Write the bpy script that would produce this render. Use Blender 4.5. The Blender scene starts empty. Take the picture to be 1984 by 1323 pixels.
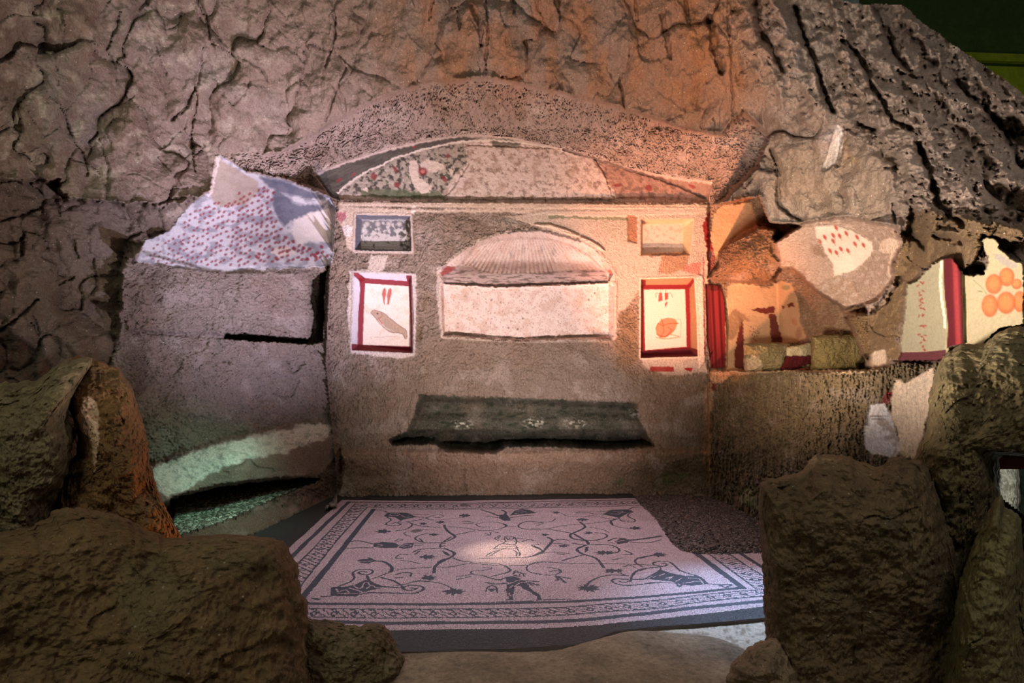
import bpy, math
import numpy as np
from mathutils import Matrix, Vector
f32 = np.float32
sc = bpy.context.scene
# ------------------------------------------------------------------ camera
F = 1100.0; CX, CY = 992.0, 661.5
PITCH = math.radians(4.44); YAW = math.radians(-3.2)
cam = bpy.data.cameras.new('camera'); cam_o = bpy.data.objects.new('camera', cam)
sc.collection.objects.link(cam_o)
cam.sensor_width = 36.0; cam.lens = 36.0 * F / 1984.0; cam.clip_start = 0.02
Rm = Matrix.Rotation(YAW, 4, 'Z') @ Matrix.Rotation(math.pi / 2 + PITCH, 4, 'X')
cam_o.matrix_world = Matrix.Translation((0, 0, 1.2)) @ Rm
sc.camera = cam_o
C0 = np.array([0, 0, 1.2])
RIGHT = np.array(Rm.to_3x3() @ Vector((1, 0, 0))); UP = np.array(Rm.to_3x3() @ Vector((0, 1, 0)))
FWD = np.array(Rm.to_3x3() @ Vector((0, 0, -1)))
# ------------------------------------------------------------------ world, exposure
world = bpy.data.worlds.new('cave_air'); sc.world = world; world.use_nodes = True
bg = world.node_tree.nodes['Background']; bg.inputs[0].default_value = (0.62, 0.60, 0.50, 1); bg.inputs[1].default_value = 0.06
sc.view_settings.view_transform = 'Standard'; sc.view_settings.look = 'None'
sc.view_settings.exposure = 0.22; sc.view_settings.gamma = 1.0; sc.view_settings.use_curve_mapping = False
# ------------------------------------------------------------------ lamps
def lamp(name, kind, loc, target, energy, color, size=0.2, cone=70, blend=0.9):
    l = bpy.data.lights.new(name, kind); l.energy = energy; l.color = color
    if kind == 'SPOT':
        l.spot_size = math.radians(cone); l.spot_blend = blend; l.shadow_soft_size = size
    elif kind == 'AREA':
        l.shape = 'DISK'; l.size = size
    else:
        l.shadow_soft_size = size
    o = bpy.data.objects.new(name, l); sc.collection.objects.link(o)
    o.location = loc
    o.rotation_euler = (Vector(target) - Vector(loc)).to_track_quat('-Z', 'Y').to_euler()
    return o
# the floods stand on the floor and at the mouth of the tomb
lamp('flood_niche_wall', 'SPOT', (0.50, 3.3, 0.25), (0.45, 6.5, 2.05), 430, (1.0, 0.82, 0.82), 0.05, 84, 1.0)
lamp('flood_left_vault', 'SPOT', (0.4, 3.3, 0.3), (-2.05, 5.7, 2.85), 860, (0.68, 0.64, 1.0), 0.05, 60, 1.0)
lamp('flood_right_corner', 'SPOT', (0.9, 4.2, 0.35), (2.4, 6.2, 2.95), 1100, (1.0, 0.40, 0.22), 0.05, 56, 1.0)
lamp('flood_right_recess', 'SPOT', (1.15, 2.9, 1.2), (3.0, 4.8, 2.0), 230, (1.0, 0.76, 0.58), 0.08, 74, 1.0)
lamp('flood_ceiling', 'SPOT', (-0.3, 3.4, 0.3), (-0.3, 5.2, 3.9), 430, (1.0, 0.72, 0.68), 0.06, 100, 1.0)
lamp('flood_ceiling_right', 'SPOT', (1.0, 3.3, 0.4), (1.5, 4.9, 4.1), 190, (1.0, 0.52, 0.26), 0.1, 70, 1.0)
lamp('flood_upper_left', 'SPOT', (0.3, 2.3, 0.7), (-2.2, 4.0, 3.3), 250, (1.0, 0.86, 0.84), 0.06, 86, 1.0)
lamp('flood_slope', 'SPOT', (0.6, 2.0, 1.0), (3.4, 3.6, 3.3), 480, (1.0, 0.87, 0.80), 0.15, 84, 1.0)
lamp('fill_slope_front', 'SPOT', (1.8, 0.6, 2.2), (3.1, 3.6, 3.3), 130, (0.98, 0.88, 0.84), 0.2, 62, 1.0)  # added fill for slope parts turned away from the floods
lamp('spot_on_mosaic', 'SPOT', (0.25, 4.45, 3.6), (0.18, 4.20, 0), 520, (1.0, 0.80, 0.60), 0.02, 12, 1.0)
lamp('lamp_gravel_green', 'SPOT', (-1.25, 4.4, 1.1), (-2.4, 5.0, 0.15), 30, (0.50, 1.0, 0.78), 0.08, 80, 1.0)
lamp('lamp_pillar_orange', 'SPOT', (-1.25, 3.5, 0.15), (-2.0, 2.9, 0.7), 9, (1.0, 0.42, 0.12), 0.05, 80, 1.0)
lamp('flood_floor_violet', 'SPOT', (0.3, 4.4, 3.4), (0.3, 4.3, 0), 225, (0.78, 0.74, 0.95), 0.4, 84, 1.0)
lamp('flood_floor_blue', 'SPOT', (1.85, 3.7, 1.5), (1.50, 3.15, 0), 180, (0.40, 0.62, 1.0), 0.08, 58, 1.0)
lamp('hall_light_left', 'AREA', (-2.2, -0.5, 3.4), (-2.5, 3.6, 2.2), 36, (0.86, 0.88, 0.66), 1.5)
lamp('hall_light_right', 'AREA', (1.6, -0.6, 4.2), (2.6, 3.4, 2.6), 40, (0.88, 0.82, 0.80), 1.5)
lamp('grape_lamp', 'SPOT', (1.8, 2.3, 1.5), (2.6, 2.8, 1.85), 4, (1.0, 0.80, 0.50), 0.05, 90, 1.0)
lamp('hall_fill_green', 'POINT', (9.3, 7.2, 5.2), (0, 0, 0), 10, (0.75, 0.85, 0.12), 0.3)  # unseen point light added to light the hall wall

# ------------------------------------------------------------------ helpers
def lin(c):
    c = np.array(c, dtype=np.float64) / 255.0
    return np.where(c <= 0.04045, c / 12.92, ((c + 0.055) / 1.055) ** 2.4).astype(f32)
def ray(px, py):
    px = np.asarray(px, dtype=np.float64)[..., None]; py = np.asarray(py, dtype=np.float64)[..., None]
    return FWD + (px - CX) / F * RIGHT - (py - CY) / F * UP
def P(px, py, t): return C0 + ray(px, py) * np.asarray(t)[..., None]
def tZ(px, py, z):
    d = ray(px, py)[..., 2]; return np.where(d < -1e-3, (z - 1.2) / np.minimum(d, -1e-3), 1e3)
def tY(px, py, y): return y / ray(px, py)[..., 1]
def tX(px, py, x):
    d = ray(px, py)[..., 0]; return np.where(d > 0.05, x / np.maximum(d, .05), 60.)
_rng = np.random.RandomState(7)
_ang = _rng.rand(256) * 2 * np.pi
_G2 = np.stack([np.cos(_ang), np.sin(_ang)], 1).astype(f32)
_g3 = _rng.randn(256, 3); _G3 = (_g3 / np.linalg.norm(_g3, axis=1)[:, None]).astype(f32)
_PERM = _rng.permutation(256).astype(np.int32); _PERM = np.concatenate([_PERM, _PERM])
_RND = _rng.rand(256).astype(f32)
def h2(ix, iy): return _PERM[_PERM[ix & 255] + (iy & 255)]
def n2(x, y):
    ix = np.floor(x).astype(np.int32); iy = np.floor(y).astype(np.int32)
    fx = (x - ix).astype(f32); fy = (y - iy).astype(f32)
    u = fx * fx * fx * (fx * (fx * 6 - 15) + 10); v = fy * fy * fy * (fy * (fy * 6 - 15) + 10)
    def g(dx, dy):
        G = _G2[h2(ix + dx, iy + dy)]; return G[..., 0] * (fx - dx) + G[..., 1] * (fy - dy)
    a = g(0, 0); b = g(1, 0); c = g(0, 1); d = g(1, 1)
    return (a + (b - a) * u + (c + (d - c) * u - a - (b - a) * u) * v) * 1.4
def n3(p):
    i = np.floor(p).astype(np.int32); f = (p - i).astype(f32)
    w = f * f * f * (f * (f * 6 - 15) + 10)
    r = 0
    for dz in (0, 1):
        for dy in (0, 1):
            for dx in (0, 1):
                h = _PERM[h2(i[..., 0] + dx, i[..., 1] + dy) + ((i[..., 2] + dz) & 255)]
                G = _G3[h]
                d = G[..., 0] * (f[..., 0] - dx) + G[..., 1] * (f[..., 1] - dy) + G[..., 2] * (f[..., 2] - dz)
                r = r + d * (w[..., 0] if dx else 1 - w[..., 0]) * (w[..., 1] if dy else 1 - w[..., 1]) * (w[..., 2] if dz else 1 - w[..., 2])
    return r * 1.5
def fbm2(x, y, o=3, g=0.5):
    r = 0; a = 1
    for k in range(o): r = r + a * n2(x * 2 ** k + 13.7 * k, y * 2 ** k + 7.1 * k); a *= g
    return r
def fbm3(p, s, o=3, g=0.5):
    r = 0; a = 1
    for k in range(o): r = r + a * n3(p * f32(s * 2 ** k) + f32(5.3 * k)); a *= g
    return r
def worley(x, y):
    ix = np.floor(x).astype(np.int32); iy = np.floor(y).astype(np.int32)
    F1 = np.full(x.shape, 9., f32); F2 = F1.copy(); H = np.zeros(x.shape, np.int32); DX = np.zeros(x.shape, f32); DY = DX.copy()
    for dx in (-1, 0, 1):
        for dy in (-1, 0, 1):
            h = h2(ix + dx, iy + dy)
            ox = ix + dx + _RND[h] - x; oy = iy + dy + _RND[(h * 7 + 3) & 255] - y
            d = np.sqrt(ox * ox + oy * oy).astype(f32)
            m = d < F1
            F2 = np.where(m, F1, np.minimum(F2, d)); F1 = np.where(m, d, F1)
            H = np.where(m, h, H); DX = np.where(m, ox, DX); DY = np.where(m, oy, DY)
    return F1, F2, H, DX, DY
def facets(x, y):      # flat chips with creases between them, about -1..1
    F1, F2, H, DX, DY = worley(x, y)
    G = _G2[(H * 13 + 5) & 255]
    return (G[..., 0] * DX + G[..., 1] * DY) * 1.1 + (_RND[(H * 5 + 1) & 255] - .5) * 0.7, F2 - F1
def ss(a, b, x):
    t = np.clip((x - a) / (b - a), 0, 1); return t * t * (3 - 2 * t)
def tps(pts, X, Y):
    pts = np.array(pts, dtype=np.float64); s = 1 / 500.0
    q = pts[:, :2] * s; v = 1.0 / pts[:, 2]; n = len(q)
    def U(r2): return np.where(r2 > 1e-12, r2 * np.log(np.maximum(r2, 1e-12)), 0)
    K = U(((q[:, None] - q[None]) ** 2).sum(-1)) + np.eye(n) * 1e-3
    Pm = np.concatenate([np.ones((n, 1)), q], 1)
    A = np.zeros((n + 3, n + 3)); A[:n, :n] = K; A[:n, n:] = Pm; A[n:, :n] = Pm.T
    w = np.linalg.solve(A, np.concatenate([v, np.zeros(3)]))
    x = X * s; y = Y * s
    r = w[n] + w[n + 1] * x + w[n + 2] * y
    for i in range(n): r = r + w[i] * U((x - q[i, 0]) ** 2 + (y - q[i, 1]) ** 2)
    return 1.0 / np.clip(r, 0.08, 1.5)
def sd(poly, X, Y, pad=40, closed=True):
    poly = np.array(poly, dtype=f32)
    x0, y0 = poly.min(0) - pad; x1, y1 = poly.max(0) + pad
    m = (X > x0) & (X < x1) & (Y > y0) & (Y < y1)
    out = np.full(X.shape, -1e3, f32)
    x = X[m].astype(f32); y = Y[m].astype(f32)
    if x.size == 0: return out
    d2 = np.full(x.shape, 1e9, f32); ins = np.zeros(x.shape, bool)
    n = len(poly)
    for i in range(n if closed else n - 1):
        a = poly[i]; b = poly[(i + 1) % n]; e = b - a
        L = max(float(e @ e), 1e-9)
        k = np.clip(((x - a[0]) * e[0] + (y - a[1]) * e[1]) / L, 0, 1)
        d2 = np.minimum(d2, (x - a[0] - k * e[0]) ** 2 + (y - a[1] - k * e[1]) ** 2)
        if closed and a[1] != b[1]:
            c = ((a[1] > y) != (b[1] > y)) & (x < (b[0] - a[0]) * (y - a[1]) / (b[1] - a[1]) + a[0])
            ins ^= c
    d = np.sqrt(d2)
    out[m] = np.where(ins, d, -d) if closed else -d
    return out
def spl(pts, n=6):     # smooth a polyline
    p = np.array(pts, dtype=np.float64)
    if len(p) < 3: return p
    q = np.concatenate([[2 * p[0] - p[1]], p, [2 * p[-1] - p[-2]]]); r = []
    for i in range(1, len(q) - 2):
        for k in range(n):
            t = k / n
            r.append(.5 * ((2 * q[i]) + (-q[i - 1] + q[i + 1]) * t + (2 * q[i - 1] - 5 * q[i] + 4 * q[i + 1] - q[i + 2]) * t * t + (-q[i - 1] + 3 * q[i] - 3 * q[i + 1] + q[i + 2]) * t ** 3))
    r.append(p[-1]); return np.array(r)

# ------------------------------------------------------------------ materials
def mat_col(name, rough=0.9, bump=0.3, scale=60., speck=0.0, vary=0.25, spec=0.25, const=None):
    m = bpy.data.materials.new(name); m.use_nodes = True; nt = m.node_tree; N = nt.nodes; L = nt.links
    b = N['Principled BSDF']; b.inputs['Roughness'].default_value = rough
    b.inputs['Specular IOR Level'].default_value = spec
    tc = N.new('ShaderNodeTexCoord')
    n1 = N.new('ShaderNodeTexNoise'); n1.inputs['Scale'].default_value = scale; n1.inputs['Detail'].default_value = 5; n1.inputs['Roughness'].default_value = 0.65
    L.new(tc.outputs['Object'], n1.inputs['Vector'])
    if const is None:
        at = N.new('ShaderNodeAttribute'); at.attribute_name = 'col'; src = at.outputs['Color']
    else:
        rgb = N.new('ShaderNodeRGB'); rgb.outputs[0].default_value = (*lin(const), 1); src = rgb.outputs[0]
    mr = N.new('ShaderNodeMapRange'); mr.inputs[1].default_value = 0.3; mr.inputs[2].default_value = 0.7
    mr.inputs[3].default_value = 1 - vary; mr.inputs[4].default_value = 1 + vary
    L.new(n1.outputs['Fac'], mr.inputs[0])
    mx = N.new('ShaderNodeMix'); mx.data_type = 'RGBA'; mx.blend_type = 'MULTIPLY'; mx.inputs[0].default_value = 1
    L.new(src, mx.inputs[6]); L.new(mr.outputs[0], mx.inputs[7]); out = mx.outputs[2]
    if speck > 0:
        v = N.new('ShaderNodeTexVoronoi'); v.inputs['Scale'].default_value = 48
        L.new(tc.outputs['Object'], v.inputs['Vector'])
        sep = N.new('ShaderNodeSeparateColor'); L.new(v.outputs['Color'], sep.inputs[0])
        g1 = N.new('ShaderNodeMath'); g1.operation = 'GREATER_THAN'; g1.inputs[1].default_value = 0.90; L.new(sep.outputs[0], g1.inputs[0])
        g2 = N.new('ShaderNodeMath'); g2.operation = 'LESS_THAN'; g2.inputs[1].default_value = 0.17; L.new(v.outputs['Distance'], g2.inputs[0])
        g3 = N.new('ShaderNodeMath'); g3.operation = 'MULTIPLY'; L.new(g1.outputs[0], g3.inputs[0]); L.new(g2.outputs[0], g3.inputs[1])
        g4 = N.new('ShaderNodeMath'); g4.operation = 'MULTIPLY'; g4.inputs[1].default_value = speck; L.new(g3.outputs[0], g4.inputs[0])
        m2 = N.new('ShaderNodeMix'); m2.data_type = 'RGBA'; L.new(g4.outputs[0], m2.inputs[0]); L.new(out, m2.inputs[6])
        m2.inputs[7].default_value = (0.75, 0.68, 0.6, 1); out = m2.outputs[2]
    L.new(out, b.inputs['Base Color'])
    bp = N.new('ShaderNodeBump'); bp.inputs['Strength'].default_value = bump; bp.inputs['Distance'].default_value = 0.02
    L.new(n1.outputs['Fac'], bp.inputs['Height']); L.new(bp.outputs[0], b.inputs['Normal'])
    return m
M_ROCK = mat_col('tuff_rock', 0.92, 0.75, 55, 0.6, 0.28)
M_PLAS = mat_col('old_plaster', 0.85, 0.22, 70, 0.0, 0.13)
M_FORE = mat_col('dark_tuff', 0.93, 0.8, 40, 0.35, 0.35)
M_TESS = mat_col('stone_tesserae', 0.6, 0.1, 300, 0.0, 0.10, 0.4)
M_PEB = mat_col('pebbles', 0.5, 0.1, 200, 0.0, 0.2, 0.5)

# ------------------------------------------------------------------ object helpers
def setp(o, label=None, cat=None, group=None, kind=None):
    if label: o['label'] = label
    if cat: o['category'] = cat
    if group: o['group'] = group
    if kind: o['kind'] = kind
    return o
def mk(name, V, Q, mat, col=None, parent=None, loc=None, smooth=True, T=None):
    """V verts (n,3) world, Q quads (m,4) or T tris (m,3)"""
    loc = np.zeros(3) if loc is None else np.asarray(loc, dtype=np.float64)
    me = bpy.data.meshes.new(name); Fc = Q if Q is not None else T; k = Fc.shape[1]
    me.vertices.add(len(V)); me.vertices.foreach_set('co', (V - loc).astype(f32).ravel())
    me.loops.add(Fc.size); me.loops.foreach_set('vertex_index', Fc.astype(np.int32).ravel())
    me.polygons.add(len(Fc)); me.polygons.foreach_set('loop_start', np.arange(0, Fc.size, k, dtype=np.int32))
    try: me.polygons.foreach_set('loop_total', np.full(len(Fc), k, dtype=np.int32))
    except Exception: pass
    me.polygons.foreach_set('use_smooth', np.full(len(Fc), smooth, dtype=bool))
    me.update(calc_edges=True)
    if col is not None:
        a = me.color_attributes.new('col', 'FLOAT_COLOR', 'POINT')
        a.data.foreach_set('color', np.concatenate([col, np.ones((len(col), 1))], 1).astype(f32).ravel())
    me.materials.append(mat)
    o = bpy.data.objects.new(name, me); sc.collection.objects.link(o)
    if parent is not None:
        o.parent = parent; o.location = Vector(loc - np.array(parent['_abs']))
        o['_abs'] = list(map(float, loc))
    else: o.location = loc; o['_abs'] = list(map(float, loc))
    return o
def thing(name, loc, label, cat, group=None):
    e = bpy.data.objects.new(name, None); sc.collection.objects.link(e); e.location = loc; e['_abs'] = list(map(float, loc))
    e.empty_display_size = 0.1
    return setp(e, label, cat, group)

# ================================================================== THE ROCK SHELL
def axis(parts):
    a = [np.arange(p[0], p[1], p[2]) for p in parts]; return np.concatenate(a)
xs = axis([(-1000, -150, 34), (-150, 0, 10), (0, 240, 3.0), (240, 600, 2.1), (600, 1420, 1.35), (1420, 1990, 2.2), (1990, 2150, 10), (2150, 3000, 34)])
ys = axis([(-900, -120, 34), (-120, 0, 8), (0, 250, 2.3), (250, 730, 1.4), (730, 960, 1.9), (960, 1325, 4.2), (1325, 1500, 16), (1500, 3200, 80)])
X, Y = np.meshgrid(xs.astype(f32), ys.astype(f32))
sh = X.shape
Wx = fbm2(X / 26, Y / 26, 3); Wy = fbm2(X / 26 + 51, Y / 26 + 9, 3)      # wobble for ragged edges
wx = n2(X / 6, Y / 6); wy = n2(X / 6 + 31, Y / 6)
X1 = X + 2.0 * wx + 2 * Wx; Y1 = Y + 2.0 * wy + 2 * Wy                # slightly ragged
X2 = X + 9 * Wx + 2 * wx; Y2 = Y + 9 * Wy + 2 * wy                    # rough
X0 = X + .5 * wx; Y0 = Y + .5 * wy
def S0(p, pad=40): return sd(p, X0, Y0, pad)
def S1(p, pad=40): return sd(p, X1, Y1, pad)
def S2(p, pad=60): return sd(p, X2, Y2, pad)
def SL(p, pad=40): return -sd(spl(p), X1, Y1, pad, closed=False)
def K(poly, ox, oy, s): return [(ox + a / s, oy + b / s) for a, b in poly]
def k1(p): return K(p, 0, 0, 2.6457)
def k3(p): return K(p, 1284, 0, 2.6457)
def k4(p): return K(p, 0, 400, 2.6457)
def k6(p): return K(p, 1284, 400, 2.6457)
def k7(p): return K(p, 0, 823, 2.6457)
def kr(p): return K(p, 1360, 380, 3.675)
def kg(p): return K(p, 1700, 430, 4.408)
def kf(p): return K(p, 640, 380, 3.891)
def kb(p): return K(p, 1180, 380, 3.6727)
def ks(p): return K(p, 830, 430, 5.087)
def kl(p): return K(p, 600, 240, 2.4195)

base = [(-1000, -700, 2.2), (-1000, 700, 1.7), (-1000, 1400, 1.6), (0, 0, 3.3), (250, 0, 4.0), (0, 300, 3.45), (200, 200, 4.0), (400, 100, 4.5), (390, 290, 4.75), (650, 0, 4.75),
        (560, 230, 5.0), (650, 200, 5.0), (940, 0, 4.75), (940, 150, 5.05), (1200, 0, 4.65), (1200, 190, 5.0), (1400, 100, 4.5), (1450, 250, 4.75), (1500, 0, 4.3), (1600, 250, 4.15),
        (1745, 10, 4.5), (1780, 300, 3.6), (1984, 200, 3.7), (1984, 400, 3.0), (1700, 400, 3.9), (0, 600, 3.45), (180, 600, 4.1), (200, 420, 4.1), (0, 900, 3.2), (400, 420, 4.8),
        (1560, 400, 4.5), (940, -700, 3.6), (1900, -500, 3.6), (2900, 200, 2.2), (2900, 900, 2.0), (1984, 700, 2.9), (400, 1000, 4.7), (1500, 1000, 5.0), (1984, 1000, 2.9)]
Xd = X.astype(np.float64); Yd = Y.astype(np.float64)
t = tps(base, Xd, Yd)
LAB = np.zeros(sh, np.int16)      # 0 ceiling
NAMES = ['ceiling']
def lab(name, m):
    NAMES.append(name); LAB[m] = len(NAMES) - 1; return len(NAMES) - 1
# amplitudes of relief kinds
aR = np.ones(sh, f32)            # rough rock
aT = np.zeros(sh, f32)           # tool marks
aF = np.ones(sh, f32)            # chip facets
aS = np.zeros(sh, f32)           # furrowed slope
D = np.zeros(sh, f32)            # explicit displacement (m, towards viewer)
# colours
c_rock = lin((132, 114, 100)); c_grey = lin((140, 130, 122)); c_brn = lin((150, 104, 66)); c_dk = lin((92, 78, 62)); c_olive = lin((116, 112, 84))
Pw = P(Xd, Yd, t).astype(f32)
big = fbm3(Pw, 1.1, 3); med = fbm3(Pw + 9, 4.0, 3)
col = c_rock * np.ones(sh + (3,), f32)
def paint(m, c, a=1.0):
    global col
    m = np.clip(m * a, 0, 1)[..., None].astype(f32)
    col = col * (1 - m) + (lin(c) if not isinstance(c, np.ndarray) else c) * m
paint(ss(-.2, .6, big), c_grey, .7); paint(ss(.0, .7, -med), c_dk, .45)
def reg(mask, tn, w=None):
    global t
    t = t * (1 - mask) + tn * mask
# --- left lower rocks set back under the big overhang, its shade painted in dark
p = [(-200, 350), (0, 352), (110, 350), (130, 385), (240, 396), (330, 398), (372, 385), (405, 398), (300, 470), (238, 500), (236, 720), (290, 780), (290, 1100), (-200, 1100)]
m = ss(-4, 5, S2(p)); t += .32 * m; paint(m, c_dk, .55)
# --- floor behind/around, taken as the nearer of wall and ground
tf = tZ(Xd, Yd, -0.015)
# --- upper right slope
p_slope = [(1400, -900), (1385, 0), (1420, 120), (1480, 215), (1600, 240), (1690, 300), (1740, 400), (1800, 470), (1990, 440), (3000, 300), (3000, -900)]
s = S2(p_slope, 500); mslope = ss(-10, 30, s); aS += mslope; aF *= (1 - .75 * mslope); paint(mslope, lin((148, 130, 114)), .6)
# --- tooled arch over the lunette
lun_out = kl([(20, 235), (170, 175), (380, 112), (600, 65), (760, 48), (950, 62), (1200, 118), (1500, 205), (1720, 250), (1890, 270)])
arch_top = [(1470, 320), (1488, 262), (1440, 215), (1397, 262), (1320, 250), (1261, 227), (1167, 200), (1035, 170), (940, 151), (827, 162), (732, 193), (668, 227), (600, 265), (545, 297), (430, 296)]
arch = [(427, 300), (480, 333), (559, 350), (642, 380), (650, 405), (1375, 405), (1400, 392), (1430, 360)] + arch_top
TYf = lambda L_: [(x_, y_, float(tY(np.array(float(x_)), np.array(float(y_)), z_))) for x_, y_, z_ in L_]
ta = tps(TYf([(608, 337, 6.15), (670, 312, 6.3), (760, 286, 6.32), (930, 262, 6.33), (1100, 289, 6.33), (1220, 325, 6.33), (1311, 343, 6.33), (1381, 352, 6.25), (1380, 400, 6.34), (668, 227, 5.25), (827, 162, 5.1), (940, 151, 5.1),
          (1167, 200, 5.1), (1400, 265, 5.1), (545, 297, 5.2), (430, 300, 4.85), (559, 350, 5.7), (642, 375, 6.25), (1470, 310, 4.95), (1488, 262, 4.75), (940, 205, 5.65), (1435, 215, 4.85), (1430, 360, 5.6)]), Xd, Yd)
s = S1(arch); m = ss(-5, 6, s); reg(m, ta); aT = np.maximum(aT, m); aF *= 1 - m; aR *= 1 - .75 * m; paint(m, (166, 146, 132), .85)
marc = m; LB_ARCH = lab('arch_soffit', s > 0)
# --- back wall
tb = tY(Xd, Yd, 6.35)
bw = [(652, 372), (1372, 385), (1378, 550), (1373, 720), (1376, 1010), (655, 1010), (647, 850), (632, 700), (640, 520), (646, 480)]
s = S0(bw); mbw = ss(-1.5, 1.5, s); reg(mbw, tb); aR *= 1 - .8 * mbw; aF *= 1 - mbw; aT = np.where(mbw > .5, .75, aT); paint(mbw, (140, 122, 106), .9)
lab('wall_back', s > 0)
# --- left wall: face with the walled grave
pL = tps([(250, 500, 4.45), (250, 900, 4.45), (440, 500, 5.2), (440, 900, 5.2)] + TYf([(645, 500, 6.36), (645, 700, 6.36), (645, 900, 6.36)]), Xd, Yd)
lw = [(265, 505), (416, 520), (624, 515), (640, 510), (632, 700), (648, 860), (655, 960), (600, 1010), (200, 1200), (200, 780), (238, 600), (236, 500)]
s = S1(lw); m = ss(-3, 4, s); reg(m, pL); aR *= 1 - .5 * m; aF *= 1 - .85 * m; aT = np.maximum(aT * (1 - m), .5 * m); paint(m, (126, 112, 100), .9)
LB_L = lab('wall_left', s > 0); lab('wall_left', S2([(-1000, 352), (0, 352), (110, 350), (130, 385), (240, 396), (330, 398), (238, 500), (236, 720), (200, 1400), (-1000, 1400)]) > 0)
# --- dotted vault of the left recess
dv = [(427, 300), (480, 333), (559, 350), (642, 382), (650, 400), (646, 488), (643, 512), (624, 518), (520, 521), (416, 526), (340, 518), (265, 507), (280, 465), (329, 446), (363, 401), (408, 370), (420, 312)]
tv = tps([(427, 300, 4.85), (537, 372, 6.0), (559, 427, 6.25), (635, 385, 6.4), (645, 500, 6.35), (480, 335, 5.3), (500, 400, 5.75), (400, 400, 5.1), (450, 470, 5.35), (330, 450, 4.8), (268, 500, 4.5), (400, 525, 5.05), (520, 515, 5.6), (620, 515, 6.15), (600, 450, 6.35)], Xd, Yd)
s = S1(dv); mdv = ss(-2, 2, s); reg(mdv, tv); aR *= 1 - .85 * mdv; aF *= 1 - mdv; aT *= 1 - .85 * mdv
LB_DV = lab('dotted_vault', s > 0)
pn = fbm2(X / 30, Y / 18, 4)
paint(mdv, (178, 174, 174)); paint(mdv * ss(-.1, .5, pn), (128, 126, 132), .85); paint(mdv * ss(.3, .7, fbm2(X / 22 + 9, Y / 22, 3)), (112, 112, 116), .6)
s = S1([(420, 305), (470, 335), (500, 350), (500, 372), (480, 395), (420, 400), (405, 375)]); paint(ss(-3, 3, s), (150, 132, 112), .8)
for pp in ([(529, 372), (537, 366), (567, 393), (620, 400), (640, 388), (600, 425), (562, 428), (550, 440), (531, 410)], [(503, 342), (560, 355), (635, 382), (630, 388), (560, 378), (520, 362)]):
    s = S1(pp); paint(ss(-4, 3, s), (72, 74, 88), .85)
s = S1([(418, 302), (427, 300), (419, 340), (412, 372), (402, 385), (409, 350)]); paint(ss(-1, 1, s), (214, 198, 186)); D += .02 * ss(-2, 2, s)
s = S1([(568, 426), (600, 412), (648, 402), (645, 470), (600, 466), (580, 480), (566, 455)]); paint(ss(-3, 3, s), (208, 196, 186), .9)
s = S1([(530, 478), (560, 478), (575, 492), (540, 496), (525, 490)]); paint(ss(-2, 2, s), (208, 190, 176), .9)
# painted petals, in slanted rows
rs = np.random.RandomState(3)
th = math.radians(-24)
dotm = np.zeros(sh, f32); area = [(280, 500), (300, 470), (340, 452), (372, 408), (440, 385), (500, 358), (530, 372), (528, 405), (545, 440), (560, 470), (640, 490), (624, 505), (540, 512), (420, 516), (330, 512)]
def small_ell(cx, cy, rx, ry, an, c, a=1.0, soft=.35):
    global col
    R = max(rx, ry) * 1.5 + 2
    i0, i1 = np.searchsorted(xs, [cx - R, cx + R]); j0, j1 = np.searchsorted(ys, [cy - R, cy + R])
    if i1 <= i0 or j1 <= j0: return
    x = X[j0:j1, i0:i1] - cx; y = Y[j0:j1, i0:i1] - cy
    u = (x * math.cos(an) + y * math.sin(an)) / rx; v = (-x * math.sin(an) + y * math.cos(an)) / ry
    m = (a * ss(1 + soft, 1 - soft, np.sqrt(u * u + v * v)))[..., None]
    col[j0:j1, i0:i1] = col[j0:j1, i0:i1] * (1 - m) + lin(c) * m
def inpoly(poly, x, y): return sd(poly, np.array([x], f32), np.array([y], f32))[0] > 0
for i in range(-34, 34):
    for j in range(-16, 22):
        u = i * 10.5 + (j % 2) * 5; v = j * 10.0
        cx = 460 + u * math.cos(th) - v * math.sin(th) + rs.randn() * 1.6; cy = 440 + u * math.sin(th) + v * math.cos(th) + rs.randn() * 1.6
        if rs.rand() < .1 or not inpoly(area, cx, cy): continue
        k = .6 + .5 * (cx - 280) / 360
        small_ell(cx, cy, 3.4 * k + .8, 2.1 * k + .5, -.7 + rs.randn() * .2, (122, 40, 50), .85)
for cx, cy in [(553, 460), (568, 468), (556, 487), (570, 482), (600, 482), (615, 490), (596, 502), (609, 494), (535, 500), (502, 492), (497, 497), (612, 498), (588, 480), (623, 478)]:
    small_ell(cx, cy, 4, 3.2, rs.rand(), (124, 40, 50), .9)
# --- gap around the grave block, its black shadow also painted in
gap = k4([(1605, 375), (1640, 345), (1670, 330), (1672, 400), (1662, 470), (1664, 560), (1655, 690), (1600, 704), (1450, 696), (1300, 690), (1150, 676), (1150, 655), (1260, 650), (1300, 658), (1450, 668), (1580, 680), (1600, 640), (1605, 560), (1592, 480)])
s = S1(gap); mg = ss(-1, 1, s); t += .45 * mg; paint(mg, (60, 50, 42), .9)
s = S1(k4([(640, 205), (1100, 330), (1590, 330), (1600, 540), (1580, 676), (1150, 652), (650, 640), (600, 400)])); D += .05 * ss(-3, 6, s)
D -= .03 * ss(5, 1, SL(k4([(730, 640), (860, 655), (1000, 665), (1150, 670)])))
# darker brown on the left end
s = S2([(236, 500), (330, 520), (300, 700), (290, 900), (236, 900)]); paint(ss(-10, 25, s), (84, 68, 58), .6)
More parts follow.
